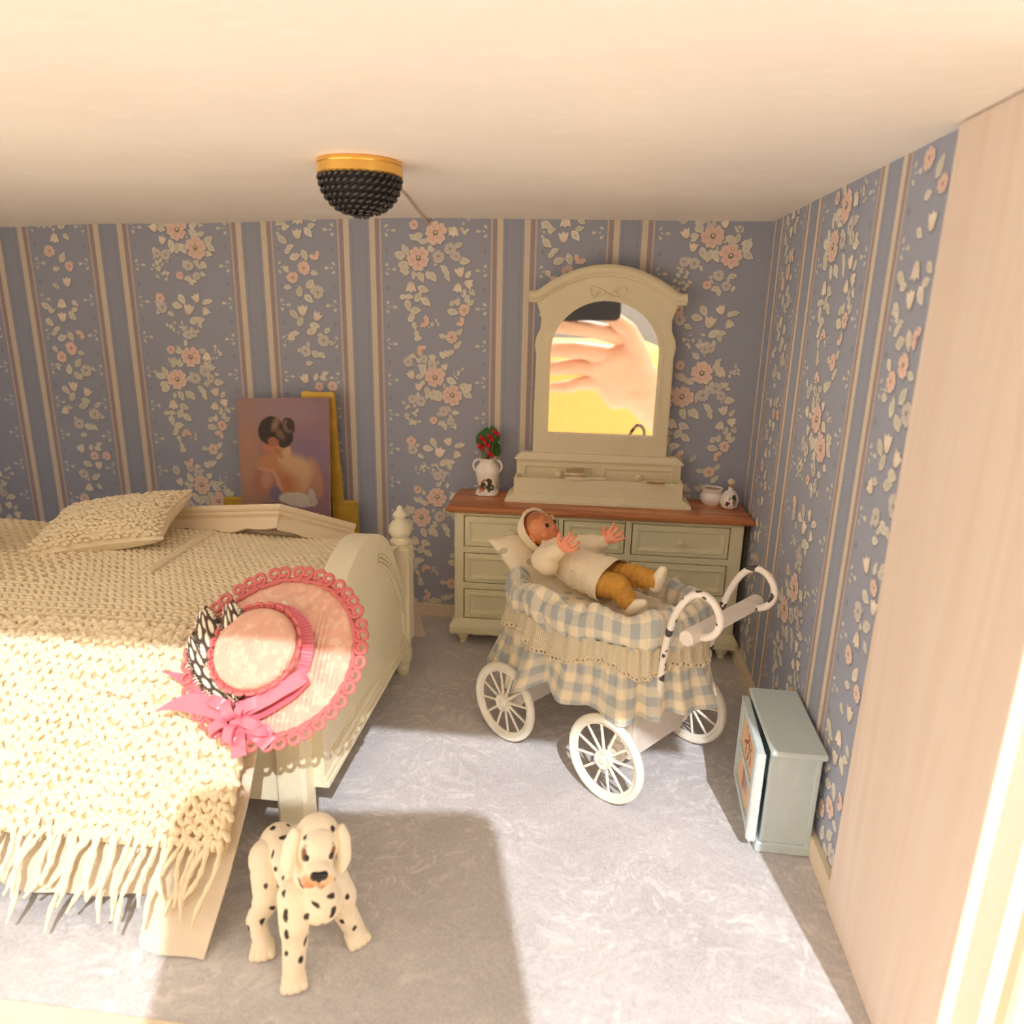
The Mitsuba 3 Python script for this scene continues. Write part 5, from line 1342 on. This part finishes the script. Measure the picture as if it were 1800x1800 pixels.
body = cat_([box((-CW, -CD, .05), (-.012, -CD + .022, CHt), .004), box((-CW, CD - .022, .05), (-.012, CD, CHt), .004), box((-.035, -CD + .01, .05), (-.015, CD - .01, CHt)), box((-CW, -CD + .01, .05), (-.015, CD - .01, .064)), box((-CW + .03, -CD + .01, .27), (-.015, CD - .01, .283))])
cput('body', body)
cput('base', box((-CW - .018, -CD - .012, 0), (-.006, CD + .008, .052), .007))
cput('cabinet_top', cat_([box((-CW - .008, -CD - .045, CHt + .002), (0.0, CD + .025, CHt + .028), .007), box((-CW - .002, -CD - .03, CHt - .006), (-.006, CD + .015, CHt + .004), .003)]))
cput('back_trim', box((-.030, -CD - .004, .05), (-.010, -CD + .004, CHt - .01), .002))
# door: hinged at the far side, standing slightly open toward the room
A_D = math.radians(-2.0)
MDo = rotz(A_D, (-CW - .006, CD - .006, 0)); MDo = np.array(MDo)
def dput2(m): return moved(m, MDo)
DL, DT = .505, .034
z0d, z1d = .062, CHt - .006
zm = (z0d + z1d) / 2 - .01
framep = Polygon([(-DL, z0d), (0, z0d), (0, z1d), (-DL, z1d)])
holes = [Polygon([(-DL + .085, zm + .012), (-.055, zm + .012), (-.055, z1d - .035), (-DL + .085, z1d - .035)]), Polygon([(-DL + .085, z0d + .035), (-.055, z0d + .035), (-.055, zm - .012), (-DL + .085, zm - .012)])]
fp = framep.difference(holes[0]).difference(holes[1])
door = cput('door', dput2(cat_([yz_solid(fp, -DT, -DT + .014), yz_solid(framep, -DT + .014, -.004)])), 'pale_blue', 25, label='open door with two painted panels')
cput('edge_strip', dput2(cat_([box((-DT - .002, -DL, z0d), (.0, -DL + .012, z1d), .004), box((-DT - .007, -DL + .004, z0d), (-DT + .004, -DL + .030, z1d), .004)])), 'worn_white_blue', key=door)
def seg(u, v, x0, y0, x1, y1, w):
    dx, dy = x1 - x0, y1 - y0; L2 = dx * dx + dy * dy
    t = dr.clip(((u - x0) * dx + (v - y0) * dy) / L2, 0, 1)
    return 1 - SS(w * .6, w, dr.sqrt(dr.square(u - x0 - t * dx) + dr.square(v - y0 - t * dy)))
def ringm(u, v, cx, cy, rx, ry, w):
    d = dr.abs(dr.sqrt(dr.square((u - cx) / rx) + dr.square((v - cy) / ry)) - 1)
    return 1 - SS(w * .6, w, d)
def tan_bg(uv): return MX([.62, .40, .24], [.70, .48, .30], FB(uv.x * 6, uv.y * 3))
def edge_fade(uv, c):
    e = dr.minimum(dr.minimum(uv.x, 1 - uv.x) * 1.6, dr.minimum(uv.y, 1 - uv.y)) + (FB(uv.x * 14, uv.y * 14, 2.) - .5) * .10
    return MX([.40, .47, .47], c, SS(.02, .06, e))
def bow_fn(p, n, uv):
    u, v = uv.x, uv.y
    m = ringm(u, v, .42, .80, .10, .09, .22); m = dr.maximum(m, ringm(u, v, .63, .66, .11, .085, .22))
    for s_ in ((.52, .70, .50, .58), (.50, .58, .36, .40), (.36, .40, .40, .12), (.54, .60, .60, .40), (.60, .40, .50, .06), (.58, .58, .74, .42), (.74, .42, .70, .14), (.44, .54, .28, .34), (.50, .66, .56, .58)):
        m = dr.maximum(m, seg(u, v, *s_, .030))
    return edge_fade(uv, MX(tan_bg(uv), [.26, .075, .03], m))
def stripe_fn(p, n, uv):
    u, v = uv.x, uv.y
    w = (FB(u * 9, v * 9) - .5) * .1
    sh = dr.select((u > .40 + w) & (u < .72 + w) & (v > .28 + (u - .5) * .5) & (v < .86 - (u - .4) * .3), 1.0, 0.0)
    ln = dr.select((v * 12 - u * 9) - dr.floor(v * 12 - u * 9) < .32, 1.0, 0.0)
    c = MX([.34, .17, .15], [.22, .22, .30], SS(.5, .7, u)); c = MX(c, [.62, .54, .46], ln * dr.select(u > .52, 1.0, 0.0))
    return edge_fade(uv, MX(tan_bg(uv), c, sh))
mat('bow_panel', mikit.proc(bow_fn), 0.55); mat('stripe_panel', mikit.proc(stripe_fn), 0.55)
for hp_, mt, lb_ in ((holes[0], 'bow_panel', 'tan panel painted with a red-brown bow'), (holes[1], 'stripe_panel', 'tan panel painted with a striped shape')):
    (a0, b0, a1, b1) = hp_.bounds
    q = np.array([(-DT + .008, a1, b0), (-DT + .008, a0, b0), (-DT + .008, a0, b1), (-DT + .008, a1, b1)])
    back = q + (.0055, 0, 0)
    pm_ = trimesh.Trimesh(np.vstack([q, back]), [(0, 1, 2), (0, 2, 3), (6, 5, 4), (7, 6, 4)], process=False)
    if pm_.face_normals[0] @ np.array((-1, 0, 0)) < 0: pm_.faces = pm_.faces[:, ::-1]
    uvq = np.array([(0, 0), (1, 0), (1, 1), (0, 1)] * 2, float)
    add(f'{door}__panel', moved(moved(pm_, MDo), MC), mt, False, uv=uvq, label=lb_)

# ---------------------------------------------------------------- the viewer's phone and hand (in front of the open side, seen in the mirror, shading the floor)
R3, U3, F3 = CAM_R[0], -CAM_R[1], CAM_R[2]
def K(x, y, z, dy=0.0): return CAM_C + R3 * x + U3 * y + F3 * z
ph = thing('phone', 'dark phone held up before the open front and reflected in the looking glass', 'phone')
mat('phone_black', (0.03, 0.03, 0.034), 0.25); mat('screen_glass', (0.05, 0.05, 0.055), 0.1)
MPh = frame(K(0, 0, 0), R3, U3, F3)
slabp = m3.Manifold.batch_hull([m3.Manifold.cylinder(.10, .09, .09, 24).translate((x, y, -.14)) for x in (-.50, .36) for y in (-.32, .42)])
add(ph + '__case', moved(to_tm(slabp), MPh), 'phone_black', 30)
add(ph + '__lens_ring', moved(trimesh.creation.annulus(r_min=.055, r_max=.095, height=.028).apply_translation((0, 0, -.030)), MPh), 'phone_black', 30)
add(ph + '__lens_ring', moved(trimesh.creation.annulus(r_min=.02, r_max=.12, height=.03).apply_translation((-.26, .02, -.028)), MPh), 'screen_glass', 30)
add(ph + '__screen', moved(box((-.55, -.37, -.152), (.41, .47, -.141), .004), MPh), 'screen_glass')
_K = K
def K(x, y, z): return _K(x, y - .20, z)
vh = thing('person', 'person in a yellow pullover holding up the dark phone, seen only in the looking glass', 'person')
def skin2(p, n, uv):
    return MX([.70, .40, .27], [.80, .52, .38], FB(p.x * 5, p.y * 5, p.z * 5))
mat('hand_skin', mikit.proc(skin2), 0.5)
palm = [K(.02, -.95, -.30), K(.62, -.75, -.30), K(.95, -1.35, -.34), K(.40, -1.45, -.34)]
hb_ = [((palm[0], .17), (palm[1], .17), (palm[2], .19), (palm[3], .19)), ((K(.68, -1.40, -.34), .24), (K(1.5, -2.3, -.55), .27)), ((K(1.5, -2.3, -.55), .27), (K(2.4, -3.5, -.9), .33))]
for k, (b0, L1, L2, L3, r) in enumerate(((( .22, -.52), .42, .32, .22, .112), ((.10, -.80), .46, .36, .24, .118), ((.02, -1.02), .42, .33, .23, .112), ((.06, -1.24), .32, .25, .20, .098))):
    p0 = K(b0[0] + .2, b0[1], -.30); p1 = p0 + R3 * -L1 + U3 * (.16 - .03 * k) + F3 * .14; p2 = p1 + R3 * -L2 + U3 * (.05 - .03 * k) + F3 * .06; p3 = p2 + R3 * -L3 + U3 * -.04 - F3 * .07
    hb_ += [((p0, r * 1.15), (p1, r)), ((p1, r), (p2, r * .92)), ((p2, r * .92), (p3, r * .75))]
hb_ += [((K(.72, -.85, -.32), .17), (K(.55, -.42, -.24), .12)), ((K(.55, -.42, -.24), .12), (K(.30, -.20, -.22), .10))]
add(vh + '__hand', limbs(hb_, .05, 6), 'hand_skin', True)

# the viewer's yellow pullover and the grey wall of the room behind, both only met in the looking glass
mat('yellow_cloth', (0.78, 0.50, 0.16), 0.9)
vt = vh
add(vt + '__pullover', limbs([((np.array((-2.3, -8.4, .75)), .7), (np.array((-.1, -8.4, .75)), .7)), ((np.array((-2.2, -8.4, .5)), .7), (np.array((-2.0, -8.5, -2.2)), .8), (np.array((-.2, -8.5, -2.2)), .8), (np.array((-.1, -8.4, .5)), .7))], .25, 4), 'yellow_cloth', True)
mat('grey_wall', (0.20, 0.19, 0.18), 0.9)
add('wall_front', box((-9, -16.2, -3), (9, -16.0, 6.0)), 'grey_wall', label='plain grey wall of the room far behind the viewer', kind='structure')
